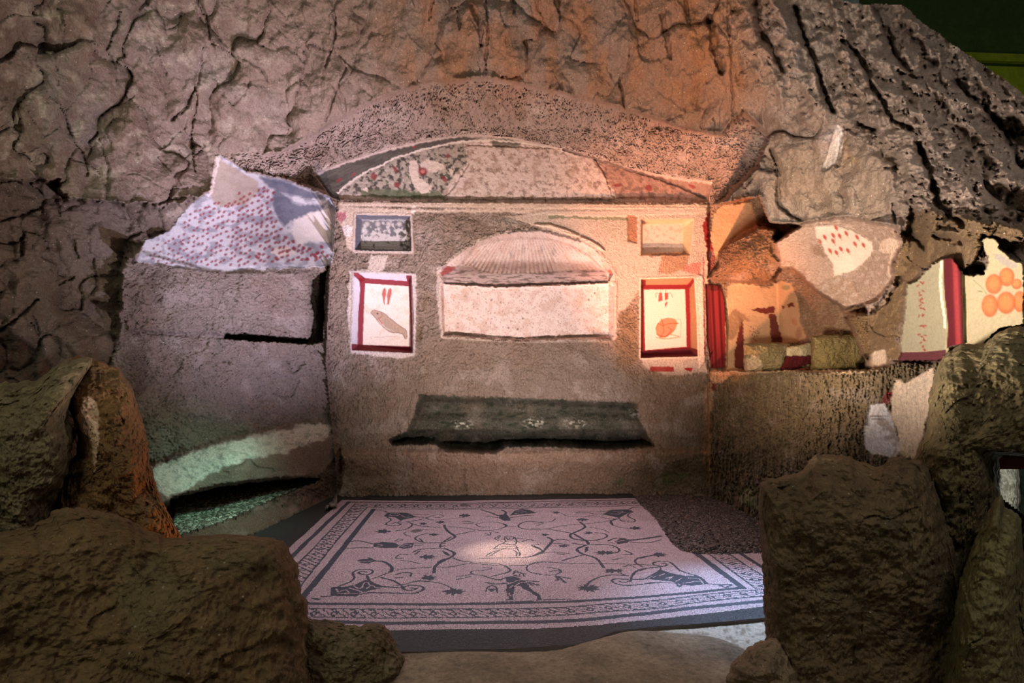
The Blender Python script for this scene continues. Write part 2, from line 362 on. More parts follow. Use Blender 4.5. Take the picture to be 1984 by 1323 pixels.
# --- lower bulge with pale plaster (left)
lipb = [(285, 905), (340, 880), (430, 852), (540, 832), (640, 815), (650, 860), (652, 905), (625, 930), (560, 928), (490, 936), (420, 945), (340, 968), (300, 990)]
tl = tps([(290, 905, 4.3), (430, 855, 4.95), (640, 818, 6.1), (310, 975, 4.0), (420, 945, 4.6), (490, 936, 4.95), (625, 930, 6.0), (650, 900, 6.15), (450, 900, 4.7)], Xd, Yd)
s = S1(lipb); m = ss(-6, 8, s); reg(m, tl); aT *= 1 - .75 * m; aR *= 1 - .5 * m
pl = k7([(775, 215), (1130, 90), (1460, 20), (1640, -15), (1690, 10), (1690, 60), (1560, 110), (1400, 150), (1200, 200), (1080, 250), (960, 330), (850, 375), (790, 300)])
s = S1(pl); paint(ss(-3, 3, s + 6 * pn), (206, 202, 190), .95); paint(ss(-3, 3, s) * ss(.1, .5, fbm2(X / 14, Y / 9, 3)), (146, 150, 140), .6)
s = S1(k7([(860, 420), (1250, 320), (1650, 250), (1640, 300), (1300, 330), (900, 440)])); paint(ss(-8, 5, s), (70, 74, 54), .6)
# --- right wall
tx = tX(Xd, Yd, 2.5)
rw = [(1372, 715), (1420, 722), (1500, 716), (1600, 722), (1700, 712), (1745, 700), (1800, 705), (1990, 660), (3000, 700), (3000, 1500), (1376, 1500)]
s = S1(rw, 400); mrw = ss(-2, 3, s); reg(mrw, tx); aR *= 1 - .6 * mrw; aF *= 1 - .9 * mrw; aT = np.where(s > 0, .45, aT); paint(mrw, (112, 96, 70), .95); vs_ = np.abs(fbm2(X / 7.5 + .5 * Wx, Y / 60 + .3 * wy, 2, .6)); STR = mrw * (.030 * ss(0, .35, vs_) - .014 * ss(.1, 0, np.abs(n2(X / 15, Y / 90))))
lab('wall_right', s > 0)
# recess above the ledge : end wall and back wall
er = [(1370, 400), (1470, 380), (1490, 430), (1580, 440), (1600, 530), (1650, 540), (1680, 600), (1690, 716), (1372, 718), (1374, 560)]
te = np.minimum(tY(Xd, Yd, 6.45), tX(Xd, Yd, 3.5))
s = S1(er); m = ss(-2, 2, s); reg(m, te); aR *= 1 - .5 * m; aF *= 1 - .8 * m; aT = np.where(s > 0, .5, aT); paint(m, (160, 128, 96), .8); lab('wall_right', s > 0)
pv = [(1500, 470), (1560, 430), (1640, 420), (1740, 440), (1748, 480), (1728, 545), (1700, 580), (1640, 600), (1590, 570), (1535, 520), (1505, 520)]
tp = tps([(1500, 460, 5.0), (1560, 435, 4.8), (1640, 425, 4.6), (1740, 440, 4.25), (1748, 500, 4.3), (1700, 580, 4.75), (1640, 590, 5.0), (1590, 560, 5.2), (1535, 515, 5.2), (1650, 500, 4.9), (1690, 480, 4.65)], Xd, Yd)
s = S1(pv); m = ss(-3, 4, s); reg(m, tp); aF *= 1 - .8 * m; aR *= 1 - .5 * m; aT *= 1 - .6 * m; paint(m, (178, 150, 130), .75); paint(m * ss(.1, .5, fbm2(X / 12, Y / 12, 3)), (196, 172, 156), .8); LB_PV = lab('wall_right', s > 0)
bo = kr([(130, 390), (190, 330), (400, 215), (540, 240), (520, 300), (555, 450), (560, 510), (500, 610), (350, 620), (130, 600), (40, 590), (110, 500)])
tbo = tps([(1395, 483, 6.15), (1469, 440, 5.75), (1507, 445, 5.5), (1512, 516, 5.5), (1500, 545, 5.7), (1398, 543, 6.1), (1455, 500, 5.5)], Xd, Yd)
s = S1(bo); m = ss(-3, 4, s); reg(m, tbo); paint(m, (126, 90, 60), .85); aF = np.where(s > 0, .3, aF); aR = np.where(s > 0, .5, aR)
# rock pillar right of the recess
pr = [(1745, 470), (1728, 500), (1728, 560), (1700, 600), (1640, 610), (1652, 660), (1690, 716), (1745, 700), (1742, 660), (1758, 560), (1790, 527), (1830, 500), (1870, 525), (1900, 500), (1905, 465), (1984, 470), (1984, 430), (1760, 400)]
tpr = tps([(1745, 440, 4.0), (1735, 560, 3.9), (1690, 650, 4.1), (1740, 700, 3.7), (1640, 620, 4.7), (1780, 500, 3.6), (1870, 510, 3.0), (1984, 470, 2.6), (1984, 430, 2.6), (1760, 400, 3.8)], Xd, Yd)
s = S2(pr); m = ss(-4, 8, s); reg(m, tpr); aF = np.where(s > 0, .35, aF); aR = np.where(s > 0, .75, aR); paint(m, (104, 82, 52), .85); lab('wall_right', s > 0)
# --- ground
t = np.minimum(t, tf)
gm = (t >= tf - 1e-4)
s = sd([(0, 700), (0, 3300), (1984, 3300), (1984, 900)], X, Y)
aR = np.where(gm, .25, aR); aF = np.where(gm, .06, aF); aT = np.where(gm, .15, aT); aS = np.where(gm, 0, aS); lab('floor', gm)
paint(gm * 1.0, (166, 152, 132), .9)
# pale lit sill of rubble in front of the mosaic
s = S1([(1130, 1252), (1195, 1222), (1290, 1208), (1480, 1196), (1500, 1240), (1400, 1260), (1300, 1240), (1200, 1240)]); paint(ss(-6, 6, s), (206, 194, 172), .6)
paint(gm * ss(.0, .5, fbm2(X / 22, Y / 7, 4, .6)), (120, 106, 86), .7)
# curb between mosaic and gravel trench
ft = lambda x, y, z: float(tZ(np.array(x), np.array(y), z))
curb = [(330, 1052), (353, 1034), (450, 1003), (529, 966), (605, 934), (640, 896), (660, 870), (668, 900), (655, 956), (560, 1004), (491, 1037), (430, 1062), (330, 1110)]
tc = tps([(353, 1034, ft(353, 1034, .16)), (450, 1003, ft(450, 1003, .16)), (529, 966, ft(529, 966, .18)), (605, 934, ft(605, 934, .22)), (640, 896, 6.1), (655, 956, 6.33), (660, 880, 6.35), (560, 1004, ft(560, 1004, 0)), (491, 1037, ft(491, 1037, 0)), (430, 1062, ft(430, 1062, 0)), (340, 1100, ft(340, 1100, 0))], Xd, Yd)
s = S1(curb); m = ss(-2, 2, s); reg(m, tc); aT = np.where(s > 0, .6, aT); aR = np.where(s > 0, .3, aR); aF = np.where(s > 0, .1, aF); paint(m, (98, 80, 68), .9); lab('wall_left', s > 0)
grv = [(330, 968), (420, 945), (490, 936), (560, 928), (620, 926), (607, 935), (529, 967), (450, 1004), (353, 1036), (325, 1050)]
s = S1(grv); m = ss(-1, 1, s); reg(m, np.where(s > -3, tZ(Xd, Yd, .12), 5)); aT = np.where(s > 0, 0, aT); aR = np.where(s > 0, .2, aR); aF = np.where(s > 0, 0, aF); paint(m, (60, 66, 54), .9); lab('floor', s > 0)

# --- lunette
lun_poly = lun_out + [(1375, 392), (1200, 393), (900, 393), (655, 388), (640, 380)]
lun_in = kl([(130, 325), (165, 290), (240, 240), (420, 155), (600, 105), (740, 80), (960, 84), (1190, 118), (1320, 160), (1500, 215), (1700, 280), (1850, 345)]) + [(1365, 391), (900, 392), (660, 388)]
def recess(outer, inner, Y0_, dep, S=S0):
    so = S(outer); si = S(inner)
    a = np.where(si > 0, 1, np.clip(so / np.maximum(so - si, 1e-3), 0, 1)) * (so > 0)
    m = ss(-1, 1, so); reg(m, tY(Xd, Yd, Y0_ + a * dep)); return so, si, a
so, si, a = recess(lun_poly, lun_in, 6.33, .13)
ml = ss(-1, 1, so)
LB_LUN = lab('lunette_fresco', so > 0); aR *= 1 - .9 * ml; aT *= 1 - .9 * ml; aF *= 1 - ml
paint(ml, (196, 178, 166)); paint(ml * ss(-.1, .9, fbm2(X / 14, Y / 14, 5, .8)), (122, 100, 88), .85); paint(ml * ss(.2, .5, fbm2(X / 25 + 3, Y / 25, 4)), (160, 138, 120), .6)
D += ml * .004 * fbm2(X / 7, Y / 7, 2)
# soffit band, dark and foliage-painted at left
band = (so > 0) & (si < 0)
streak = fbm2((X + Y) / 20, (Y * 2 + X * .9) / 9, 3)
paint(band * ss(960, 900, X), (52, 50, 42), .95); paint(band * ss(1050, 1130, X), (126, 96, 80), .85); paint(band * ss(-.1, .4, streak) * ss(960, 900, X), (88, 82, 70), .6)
folL = [(655, 376), (700, 340), (770, 307), (850, 284), (898, 276), (904, 300), (903, 318), (884, 335), (868, 358), (850, 384), (770, 385), (700, 377)]
s = S1(folL); m = ss(-2, 2, s) * (si > 0); mot = fbm2(X / 12, Y / 12, 4)
paint(m, (150, 140, 124), .9); paint(m * ss(-.1, .3, mot), (62, 58, 52), .95); paint(m * ss(.1, .5, fbm2(X / 7 + 8, Y / 7, 3)), (180, 168, 152), .55)
paint(ss(-3, 3, S1([(700, 368), (770, 366), (800, 372), (850, 368), (866, 388), (820, 384), (740, 385), (700, 380)])) * (si > 0), (84, 92, 66), .85)
for q in ([(795, 312), (806, 310), (812, 325), (812, 345), (835, 360), (836, 372), (818, 375), (798, 358), (793, 330)], [(812, 318), (826, 308), (856, 316), (862, 326), (838, 334), (822, 330)], [(868, 328), (880, 330), (874, 342)], [(700, 366), (712, 364), (712, 372)]):
    paint(ss(-1, 1, S1(q)), (202, 184, 168), .95)
paint(ss(-3, 2, S1([(950, 270), (985, 268), (1010, 276), (1005, 284), (965, 286), (955, 282)])), (94, 88, 74), .9)
folR = [(1148, 312), (1165, 330), (1172, 345), (1185, 365), (1195, 384), (1365, 390), (1366, 380), (1303, 354), (1220, 328)]
s = S1(folR); m = ss(-2, 2, s); paint(m, (150, 116, 100), .9); paint(m * ss(0, .4, mot), (112, 90, 78), .8)
for cx, cy, rx, ry, an in [(819, 332, 9, 8, 0), (724, 342, 6, 7, 0), (769, 358, 6, 5, .4), (861, 347, 7, 4, .9), (868, 302, 4, 4, 0), (766, 328, 8, 3, 1), (657, 349, 6, 3, -.7), (685, 338, 5, 2.5, -.8), (659, 318, 6, 2.5, -.5), (803, 285, 5, 2, -.3),
                           (1196, 359, 8, 3, 0), (1257, 364, 7, 6, .8), (1266, 337, 6, 2.5, .3), (1331, 347, 12, 4, .15), (1341, 361, 8, 3, .4)]:
    small_ell(cx, cy, rx, ry, an, (120, 46, 48), .88)
small_ell(819, 332, 4, 4, 0, (192, 120, 112), .8)
for cx, cy in [(750, 352), (790, 340), (868, 340), (720, 352), (835, 372)]: small_ell(cx, cy, 5, 2, .9, (70, 92, 66), .8)
# pale edge of the plaster along the arch, and along the inner angle
s = SL(lun_out); m = ss(5, 2.5, np.abs(s - 1.5)); paint(m, (190, 170, 156), .8); D += .015 * m
s = SL(kl([(130, 325), (240, 240), (420, 155), (600, 105), (740, 80), (960, 84), (1190, 118)])); paint(ss(2.4, 1.2, s), (200, 186, 170), .9)
s = SL(kl([(1190, 120), (1320, 160), (1500, 215), (1700, 280), (1850, 345)])); paint(ss(3, 1.5, s), (76, 62, 54), .8); D -= .02 * ss(3, 1.5, s)
# broken edge of the lost plaster
s = S1([(905, 280), (1140, 290), (1170, 330), (1190, 388), (860, 388), (890, 345), (905, 320)]); D += .012 * ss(0, 3, s) - .02 * ss(3, 0, np.abs(s)) * (si > 0)
# cornice under the lunette
s = S0([(655, 391), (1372, 396), (1372, 404), (1200, 404), (900, 402), (655, 398)]); m = ss(-1.5, 1.5, s); D += .02 * m; paint(m, (206, 184, 162), .8); aT *= 1 - .8 * m
# plaster zones on the back wall
bp_zone = [(650, 398), (900, 402), (1000, 404), (1010, 418), (985, 440), (900, 470), (850, 520), (846, 548), (812, 540), (803, 500), (800, 470), (800, 425), (760, 412), (700, 412), (690, 416), (684, 490), (676, 530), (652, 500)]
def plaster(poly, c=(200, 180, 162), S=None, raise_=.012, a=.9, soft=2):
    global aT, aR, aF, D
    s = (S or S1)(poly); m = ss(-soft, soft, s); paint(m, c, a); aT *= 1 - .8 * m; aR *= 1 - .6 * m; aF *= 1 - .8 * m; D += raise_ * m; return s
pls = []
pls.append(plaster([(655, 400), (800, 404), (1372, 402), (1372, 412), (1180, 420), (1060, 416), (990, 412), (800, 410), (786, 422), (790, 414), (690, 412), (684, 440), (686, 486), (672, 480), (664, 440), (655, 430)], (202, 180, 160)))
pls.append(plaster([(980, 420), (1060, 408), (1372, 404), (1374, 560), (1366, 700), (1372, 722), (1300, 728), (1250, 712), (1240, 690), (1238, 560), (1212, 600), (1200, 600), (1192, 650), (1186, 560), (1192, 528), (1176, 500), (1130, 462), (1060, 444)], (190, 172, 154)))
pls.append(plaster([(676, 524), (700, 520), (740, 524), (806, 528), (808, 560), (802, 690), (780, 695), (678, 685), (672, 600)], (206, 190, 178)))
pls.append(plaster([(716, 494), (752, 494), (746, 520), (735, 526), (708, 524)], (198, 182, 166)))
pls.append(plaster([(846, 520), (856, 515), (864, 556), (862, 655), (852, 650), (850, 620), (845, 560)], (204, 188, 178)))
pls.append(plaster([(1180, 510), (1192, 528), (1196, 560), (1192, 660), (1184, 655), (1182, 560)], (206, 186, 172)))
# grey worn patches and browns
paint(ss(-4, 4, S1([(1165, 415), (1217, 420), (1215, 480), (1200, 470), (1165, 440)])), (168, 160, 138), .6)
paint(ss(-2, 2, S1([(1216, 416), (1234, 418), (1234, 470), (1216, 468)])), (150, 104, 74), .9); D -= .02 * ss(-2, 2, S1([(1216, 416), (1234, 418), (1234, 470), (1216, 468)]))
paint(ss(-3, 3, S1([(1200, 620), (1206, 605), (1220, 598), (1232, 610), (1234, 700), (1196, 720), (1190, 670)])), (126, 104, 78), .8)
paint(ss(-2, 2, S1([(1282, 498), (1290, 492), (1335, 494), (1330, 520), (1300, 530), (1275, 528)])), (158, 122, 92), .9)
s = SL([(1065, 420), (1130, 422), (1215, 424)]); paint(ss(3.4, 2, s), (120, 122, 96), .9)
paint(ss(-1, 1, S1([(652, 412), (668, 410), (670, 420), (662, 434), (655, 428)])), (168, 104, 108), .9)
paint(ss(-1, 1, S1([(664, 440), (674, 434), (682, 445), (680, 460), (670, 458)])), (216, 204, 196), .9)
paint(ss(-1, 1, S1([(795, 402), (806, 398), (803, 416), (795, 418)])), (214, 200, 184), .9)
paint(ss(-1, 1, S1(K([(960, 385), (1010, 372), (1062, 378), (1030, 410)], 600, 280, 2.6457))), (110, 104, 92), .7)
paint(ss(-1, 1, S1([(1345, 508), (1358, 508), (1356, 532), (1322, 526), (1330, 512)])), (190, 110, 100), .8)
paint(ss(-.6, .6, S0(kb([(295, 1212), (462, 1215), (462, 1250), (290, 1246)]))), (146, 30, 34)); paint(ss(-.6, .6, S1(kb([(535, 1225), (590, 1218), (588, 1250), (560, 1248)]))), (146, 34, 36))
for cx, cy, rx, ry in [(824, 585, 5, 14), (812, 640, 6, 22), (815, 655, 4, 16)]: small_ell(cx, cy, rx, ry, .15, (96, 80, 48), .55, .6)
# vertical fillet at the right corner (painted pale + red line)
s = S0([(1351, 533), (1362, 534), (1366, 700), (1355, 715), (1353, 690), (1347, 540)]); paint(ss(-1, 1, s), (218, 200, 184)); D += .02 * ss(-1, 1, s)
s = SL([(1363, 500), (1364, 560), (1366, 690)]); paint(ss(1.7, .8, s), (160, 60, 60), .8); s = SL([(1369, 500), (1371, 600), (1374, 700)]); paint(ss(2.4, 1.2, s), (214, 190, 170), .9)

# ------- niches in the back wall.  parts by name
BW = 6.35
def band_poly(a, b): return a + b[::-1]
# (a) small upper left
na_o = kf([(195, 140), (600, 150), (610, 415), (185, 408)]); na_i = kf([(237, 180), (594, 180), (600, 408), (228, 396)])
for q in (na_o,): s = S0(q); m = ss(6, 4, np.abs(s)) * (s < 1); paint(m, (190, 172, 156), .85); D += .012 * m; aT *= 1 - m
so, si, a = recess(na_o, na_i, BW, .2); mo = ss(-1, 1, so); aT *= 1 - mo; aR *= 1 - .95 * mo; aF *= 1 - mo
LB_A = lab('small_niche_left', so > 0); LB_A2 = lab('a_back', si > 0)
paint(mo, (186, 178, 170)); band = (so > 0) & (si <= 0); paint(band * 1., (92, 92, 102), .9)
mm = fbm2(X / 9, Y / 9, 4); paint(ss(-1, 1, si) * ss(-.15, .25, mm + (452 - Y) / 45), (84, 82, 86), .85); paint(ss(-1, 1, si) * ss(760, 785, X) * ss(-.1, .3, mm), (70, 62, 52), .9)
for k in range(4): small_ell(711 + k * 21, 434, 4.5, 4.5, 0, (196, 186, 176), .8, .7)
for cx, cy in [(708, 447), (706, 462), (722, 455)]: small_ell(cx, cy, 5, 3.5, .3, (198, 188, 180), .7, .7)
paint(ss(1.8, .8, SL(kf([(237, 180), (594, 180)]))), (170, 166, 164), .7)
# (b) small upper right
nb_o = kb([(228, 165), (605, 160), (580, 422), (225, 422)]); nb_i = kb([(232, 205), (522, 198), (525, 400), (236, 408)])
so, si, a = recess(nb_o, nb_i, BW, .17); mo = ss(-1, 1, so); aT *= 1 - mo; aR *= 1 - .95 * mo; aF *= 1 - mo
LB_B = lab('small_niche_right', so > 0); LB_B2 = lab('b_back', si > 0)
paint(mo, (200, 168, 134)); paint(ss(-1, 1, si), (196, 176, 158)); paint(ss(-1, 1, si) * ss(.1, .5, mm), (160, 140, 124), .6)
paint(ss(-1, 2, S1(kb([(228, 165), (290, 195), (240, 210), (228, 205)]))), (84, 66, 62), .9); paint(ss(-1, 2, S1(kb([(530, 385), (580, 420), (275, 432), (300, 410), (520, 402)]))), (110, 84, 72), .8)
# (c) fish niche
nc_o = kf([(175, 575), (615, 595), (629, 900), (625, 1183), (160, 1160), (176, 800)]); nc_i = kf([(240, 620), (600, 636), (614, 900), (618, 1168), (208, 1114), (222, 860)])
s = S0(nc_o); m = ss(5, 3, np.abs(s)) * (s < 1); paint(m, (196, 182, 172), .85); D += .012 * m
so, si, a = recess(nc_o, nc_i, BW, .17); mo = ss(-1, 1, so); aT *= 1 - mo; aR *= 1 - .97 * mo; aF *= 1 - mo
LB_C = lab('fish_niche', so > 0)
paint(mo, (204, 200, 204))
RED = (122, 22, 32)
def redp(poly, c=RED): s = S0(poly); paint(ss(-.7, .7, s), c, .96); return s
fr = kf([(215, 615), (600, 640), (612, 645), (618, 900), (618, 1180), (205, 1160), (210, 900), (225, 700)]); s_fr = redp(fr)
redp(kf([(175, 575), (210, 578), (268, 620), (240, 650), (222, 640), (178, 600)])); redp(kf([(572, 597), (612, 598), (612, 650), (578, 640)])); redp(kf([(160, 1112), (212, 1118), (260, 1130), (600, 1135), (622, 1183), (160, 1162)]), (112, 20, 26))
pan_c = kf([(262, 657), (592, 680), (600, 900), (603, 1132), (245, 1120), (252, 900)])
s_pc = S0(pan_c); m = ss(-.8, .8, s_pc); paint(m, (222, 206, 190)); paint(m * ss(.1, .6, fbm2(X / 18, Y / 18, 3)), (208, 184, 160), .6)
LB_C1 = lab('c_frame', (s_fr > 0)); LB_C2 = lab('c_panel', s_pc > 0)
def shape(poly, c, a=.9, soft=.8, label=None):
    s = S0(poly); paint(ss(-soft, soft, s), c, a); return s
def line(pts, c, w=1.0, a=.8): paint(ss(w + .5, w - .5, -sd(spl(pts), X0, Y0, 10, closed=False)), c, a)
fish = kf([(305, 880), (318, 862), (340, 860), (400, 880), (450, 920), (500, 960), (545, 992), (572, 1010), (578, 1062), (565, 1075), (545, 1040), (510, 1032), (460, 1026), (415, 1000), (370, 955), (335, 912)])
s_fish = shape(fish, (160, 132, 108), .85); line(fish + [fish[0]], (120, 84, 72), .7)
shape(kf([(345, 905), (380, 940), (420, 990), (500, 1028), (420, 1000), (370, 955)]), (196, 180, 160), .8)
shape(kf([(350, 915), (365, 920), (400, 965), (385, 960)]), (176, 70, 66), .8); small_ell(*kf([(356, 885)])[0], 2, 1.8, 0, (80, 50, 60), .95); line(kf([(385, 880), (388, 905), (370, 920)]), (130, 84, 70), .6)
for k in range(5): line(kf([(420 + k * 24, 925 + k * 15), (412 + k * 24, 950 + k * 15), (420 + k * 24, 975 + k * 11)]), (130, 96, 84), .5, .5)
line(kf([(330, 1065), (420, 1060), (500, 1055)]), (150, 110, 100), .5, .5); line(kf([(272, 862), (278, 880), (292, 880)]), (160, 110, 100), .5, .5)
s_f2 = shape(kf([(413, 688), (395, 705), (389, 740), (396, 780), (404, 818), (412, 818), (410, 785), (419, 750), (420, 712)]), (168, 72, 62), .9); s_f3 = shape(kf([(452, 690), (436, 705), (427, 745), (430, 785), (428, 818), (441, 818), (452, 770), (462, 730), (462, 700)]), (168, 72, 62), .9)
LB_C3 = lab('c_fish', s_fish > 0); LB_C4 = lab('c_small_fish', (s_f2 > 0)); LB_C5 = lab('c_small_fish', (s_f3 > 0))
# (d) bread niche
nd_o = kb([(228, 590), (605, 580), (622, 860), (630, 1140), (225, 1150)]); nd_i = kb([(245, 632), (572, 630), (578, 900), (582, 1118), (232, 1142)])
so, si, a = recess(nd_o, nd_i, BW, .15); mo = ss(-1, 1, so); aT *= 1 - mo; aR *= 1 - .97 * mo; aF *= 1 - mo
s = S0(nd_o); m = ss(4, 2.5, np.abs(s)) * (s < 1); paint(m, (216, 198, 176), .95); D += .01 * m
LB_D = lab('bread_niche', so > 0); paint(mo, (160, 122, 90))
s_fr = redp(kb([(228, 632), (572, 628), (580, 900), (584, 1128), (228, 1150)])); redp(kb([(228, 590), (262, 598), (262, 640), (228, 650)]), (104, 20, 26)); redp(kb([(600, 582), (606, 610), (575, 655), (545, 640)])); redp(kb([(228, 1105), (575, 1075), (630, 1092), (630, 1140), (228, 1150)]), (92, 24, 30))
pan_d = kb([(248, 665), (540, 663), (548, 880), (552, 1070), (258, 1096), (252, 860)])
s_pd = S0(pan_d); m = ss(-.8, .8, s_pd); paint(m, (218, 204, 190)); LB_D1 = lab('d_frame', s_fr > 0); LB_D2 = lab('d_panel', s_pd > 0)
bread = kb([(348, 905), (372, 876), (420, 864), (468, 872), (490, 902), (472, 945), (442, 982), (402, 1006), (362, 1008), (338, 985), (330, 940)])
s_br = shape(bread, (186, 116, 80), .9)
for q in ([(372, 876), (385, 920), (350, 905)], [(385, 920), (440, 905), (490, 905)], [(385, 920), (390, 960), (362, 1008)], [(350, 905), (332, 940)], [(420, 930), (440, 955), (402, 1000)], [(345, 985), (400, 1000), (470, 945)]): line(kb(q), (150, 66, 36), .8)
line(kb([(335, 1005), (400, 1015), (500, 1000), (440, 985)]), (196, 120, 80), .9); line(kb([(478, 880), (510, 882), (508, 1005)]), (140, 100, 80), .5, .6)
s_b1 = shape(kb([(355, 688), (378, 686), (382, 742), (350, 752)]), (166, 40, 44)); s_b2 = shape(kb([(394, 688), (420, 688), (420, 732), (398, 742)]), (166, 40, 44)); shape(kb([(415, 745), (416, 765), (402, 792), (395, 765)]), (150, 40, 44))
for q in ([(350, 690), (332, 695), (334, 720)], [(420, 688), (440, 692), (452, 718)], [(366, 666), (366, 688)], [(404, 666), (404, 688)]): line(kb(q), (166, 60, 60), .6)
LB_D3 = lab('d_bread', s_br > 0); LB_D4 = lab('d_tassel', s_b1 > 0); LB_D5 = lab('d_tassel', s_b2 > 0)
# (e) shell niche
arc_o = ks([(95, 510), (200, 400), (330, 300), (500, 200), (700, 130), (950, 92), (1200, 96), (1450, 160), (1620, 260), (1760, 400), (1822, 510)])
ne_o = arc_o + ks([(1775, 590), (1830, 620), (1830, 1130), (1780, 1150), (900, 1160), (150, 1120), (135, 1000), (125, 640), (140, 580)])
arc_i = ks([(160, 600), (240, 470), (305, 408), (450, 242), (560, 195), (700, 160), (950, 142), (1200, 158), (1400, 216), (1600, 330), (1700, 430), (1790, 540)])
shell_r = ks([(305, 410), (450, 242), (560, 195), (700, 160), (950, 142), (1200, 158), (1400, 216), (1600, 330), (1700, 432), (1640, 470), (1400, 480), (1180, 502), (980, 505), (800, 502), (640, 505), (500, 490), (430, 432), (360, 425)])
ne_i = arc_i + ks([(1775, 590), (1775, 1120), (900, 1150), (160, 1110), (150, 640)])
so = S0(ne_o); m = ss(4.5, 2.5, np.abs(so + 2.5)) * (so < 0); paint(m, (196, 176, 160), .85); D += .012 * m
s = S0(ks([(1040, 20), (1200, 22), (1380, 80), (1490, 130), (1480, 150), (1380, 130), (1200, 62), (1060, 40)])); paint(ss(-1, 1, s), (222, 200, 176)); D += .05 * ss(-1, 1.5, s)
s = S0(ks([(1500, 140), (1600, 180), (1700, 240), (1750, 290), (1700, 280), (1590, 220), (1500, 165)])); paint(ss(-1, 1, s), (222, 196, 180)); D += .05 * ss(-1, 1.5, s)
so, si, a = recess(ne_o, ne_i, BW, .13); mo = ss(-1, 1, so); aT *= 1 - mo; aR *= 1 - .97 * mo; aF *= 1 - mo
lower = S0(ks([(120, 600), (160, 612), (700, 640), (1100, 632), (1770, 600), (1840, 620), (1840, 1180), (120, 1180)]))
up = (si > 0) & (lower < 0)
LB_E = lab('shell_niche', so > 0); LB_E1 = lab('e_panel', (si > 0) & (lower >= 0))
s_sh = S0(shell_r)
# semi-dome: deepest low in the middle, coming forward to the arch
vv = np.clip((Y - 455) / 78, 0, 1); uu = (X - 1022) / 165
dome = np.clip(1 - uu * uu - (1 - vv) ** 2, 0, 1)
m = ss(0, 6, si) * (lower < 0); t = t + m * (.24 * np.sqrt(dome) * (1 - .75 * ss(.6, 1.0, vv)))
paint(mo, (208, 190, 180)); paint(ss(-1, 1, lower) * mo, (216, 198, 188)); paint(mo * ss(-.1, .6, fbm2(X / 16, Y / 16, 5, .65)), (194, 166, 152), .6); paint(mo * ss(.1, .6, fbm2(X / 40 + 2, Y / 30, 4)), (186, 156, 138), .5); paint(mo * ss(.45, .7, fbm2(X / 4 + 2, Y / 4, 3, .7)), (120, 92, 80), .6)
s = S0(ks([(120, 430), (150, 600), (1100, 636), (1770, 600), (1760, 470), (1400, 470), (980, 508), (640, 508), (440, 440)])); mk_ = ss(-2, 2, s); paint(mk_, (166, 146, 140), .9); paint(mk_ * ss(0, .4, fbm2(X / 22, Y / 4, 3)), (92, 78, 72), .8)
ph = (X - 1018) / (.30 + .62 * np.clip((Y - 448) / 84, 0.02, 1) ** .75) / 10.2
rib = np.abs(((ph) % 1) - .5) * 2
m = ss(-.5, 1.5, s_sh); keep = 1 - ss(-4, 4, S1(ks([(1250, 330), (1400, 270), (1520, 300), (1700, 440), (1640, 470), (1400, 480), (1250, 500), (1240, 420)])))
m = m * (.15 + .85 * keep); D -= .035 * m * rib ** 2; paint(m * ss(.7, .95, rib), (128, 106, 98), .6)
paint(ss(-1, 1, s_sh), (206, 186, 176), .25); paint(ss(-1, 1, s_sh) * keep * ss(.2, .7, fbm2(X / 12, Y / 22, 3)), (150, 134, 130), .5)
LB_E2 = lab('e_shell', s_sh > 0)
s = -sd(spl(arc_i), X0, Y0, 20, closed=False); m = ss(3.2, 1.6, np.abs(s + 2.5)) * (lower < -4); paint(m, (224, 206, 194), .9); D += .03 * m
s = S1(ks([(105, 505), (190, 430), (265, 440), (240, 480), (140, 530)])); paint(ss(-1, 1, s), (140, 56, 54), .85); s = S1(ks([(1760, 470), (1800, 470), (1822, 510), (1790, 530)])); paint(ss(-1, 1, s), (178, 84, 56), .85)
s = SL(ks([(790, 112), (900, 82), (960, 92), (1060, 80), (1200, 100), (1330, 140), (1500, 190)])); paint(ss(3.4, 1.6, s), (92, 84, 76), .85)
s = SL(ks([(160, 622), (440, 640), (800, 648), (1100, 636), (1500, 622), (1765, 610)])); mm_ = ss(2.6, 1.2, s); D += .035 * mm_; paint(mm_, (230, 208, 196), .9)  # white highlight painted along the ledge edge
s = SL(ks([(160, 605), (440, 622), (800, 632), (1100, 618), (1500, 604), (1765, 594)])); D -= .02 * ss(2.2, 1, s); paint(ss(2, 1, s), (130, 100, 98), .7)  # painted shadow line just above the ledge edge
for cx, cy in ks([(790, 1045), (880, 1055), (1580, 765), (1640, 700), (620, 770), (930, 950)]): small_ell(cx, cy, 2, 2, 0, (110, 84, 74), .8)
# broken lower lip of the panel
s = SL(ks([(150, 1120), (300, 1105), (500, 1135), (900, 1160), (1300, 1140), (1600, 1130), (1800, 1150)])); D -= .03 * ss(4, 1.5, s); paint(ss(3, 1, s), (120, 94, 82), .6)

# ------- grave recess under the panel, green with algae
rec = K([(560, 1015), (900, 1030), (1250, 1040), (1680, 1060), (1700, 1160), (1740, 1230), (1780, 1290), (1500, 1302), (1250, 1285), (1000, 1290), (950, 1325), (700, 1312), (640, 1270), (420, 1278), (400, 1250), (500, 1200), (535, 1120)], 600, 380, 2.6457)
s = S1(rec); mr = ss(-1.5, 1.5, s)
yn = (Y - 765) / 110
prof = np.interp(np.clip(yn, -.2, 1.3).ravel(), [-.2, 0, .12, .3, .45, .6, .72, .85, 1.3], [0, .08, .24, .28, .20, .18, .36, .6, .7]).reshape(sh)
reg(mr, tY(Xd, Yd, BW + prof * ss(0, 14, s))); paint(mr, (80, 80, 66), .95); paint(mr * ss(0, .5, fbm2(X / 20, Y / 8, 3)), (50, 56, 42), .8); paint(mr * ss(838, 852, Y), (40, 38, 30), .8); aR = np.where(s > 0, .5, aR); aT = np.where(s > 0, .4, aT)  # dark bottom is the lower lip's shadow, painted in
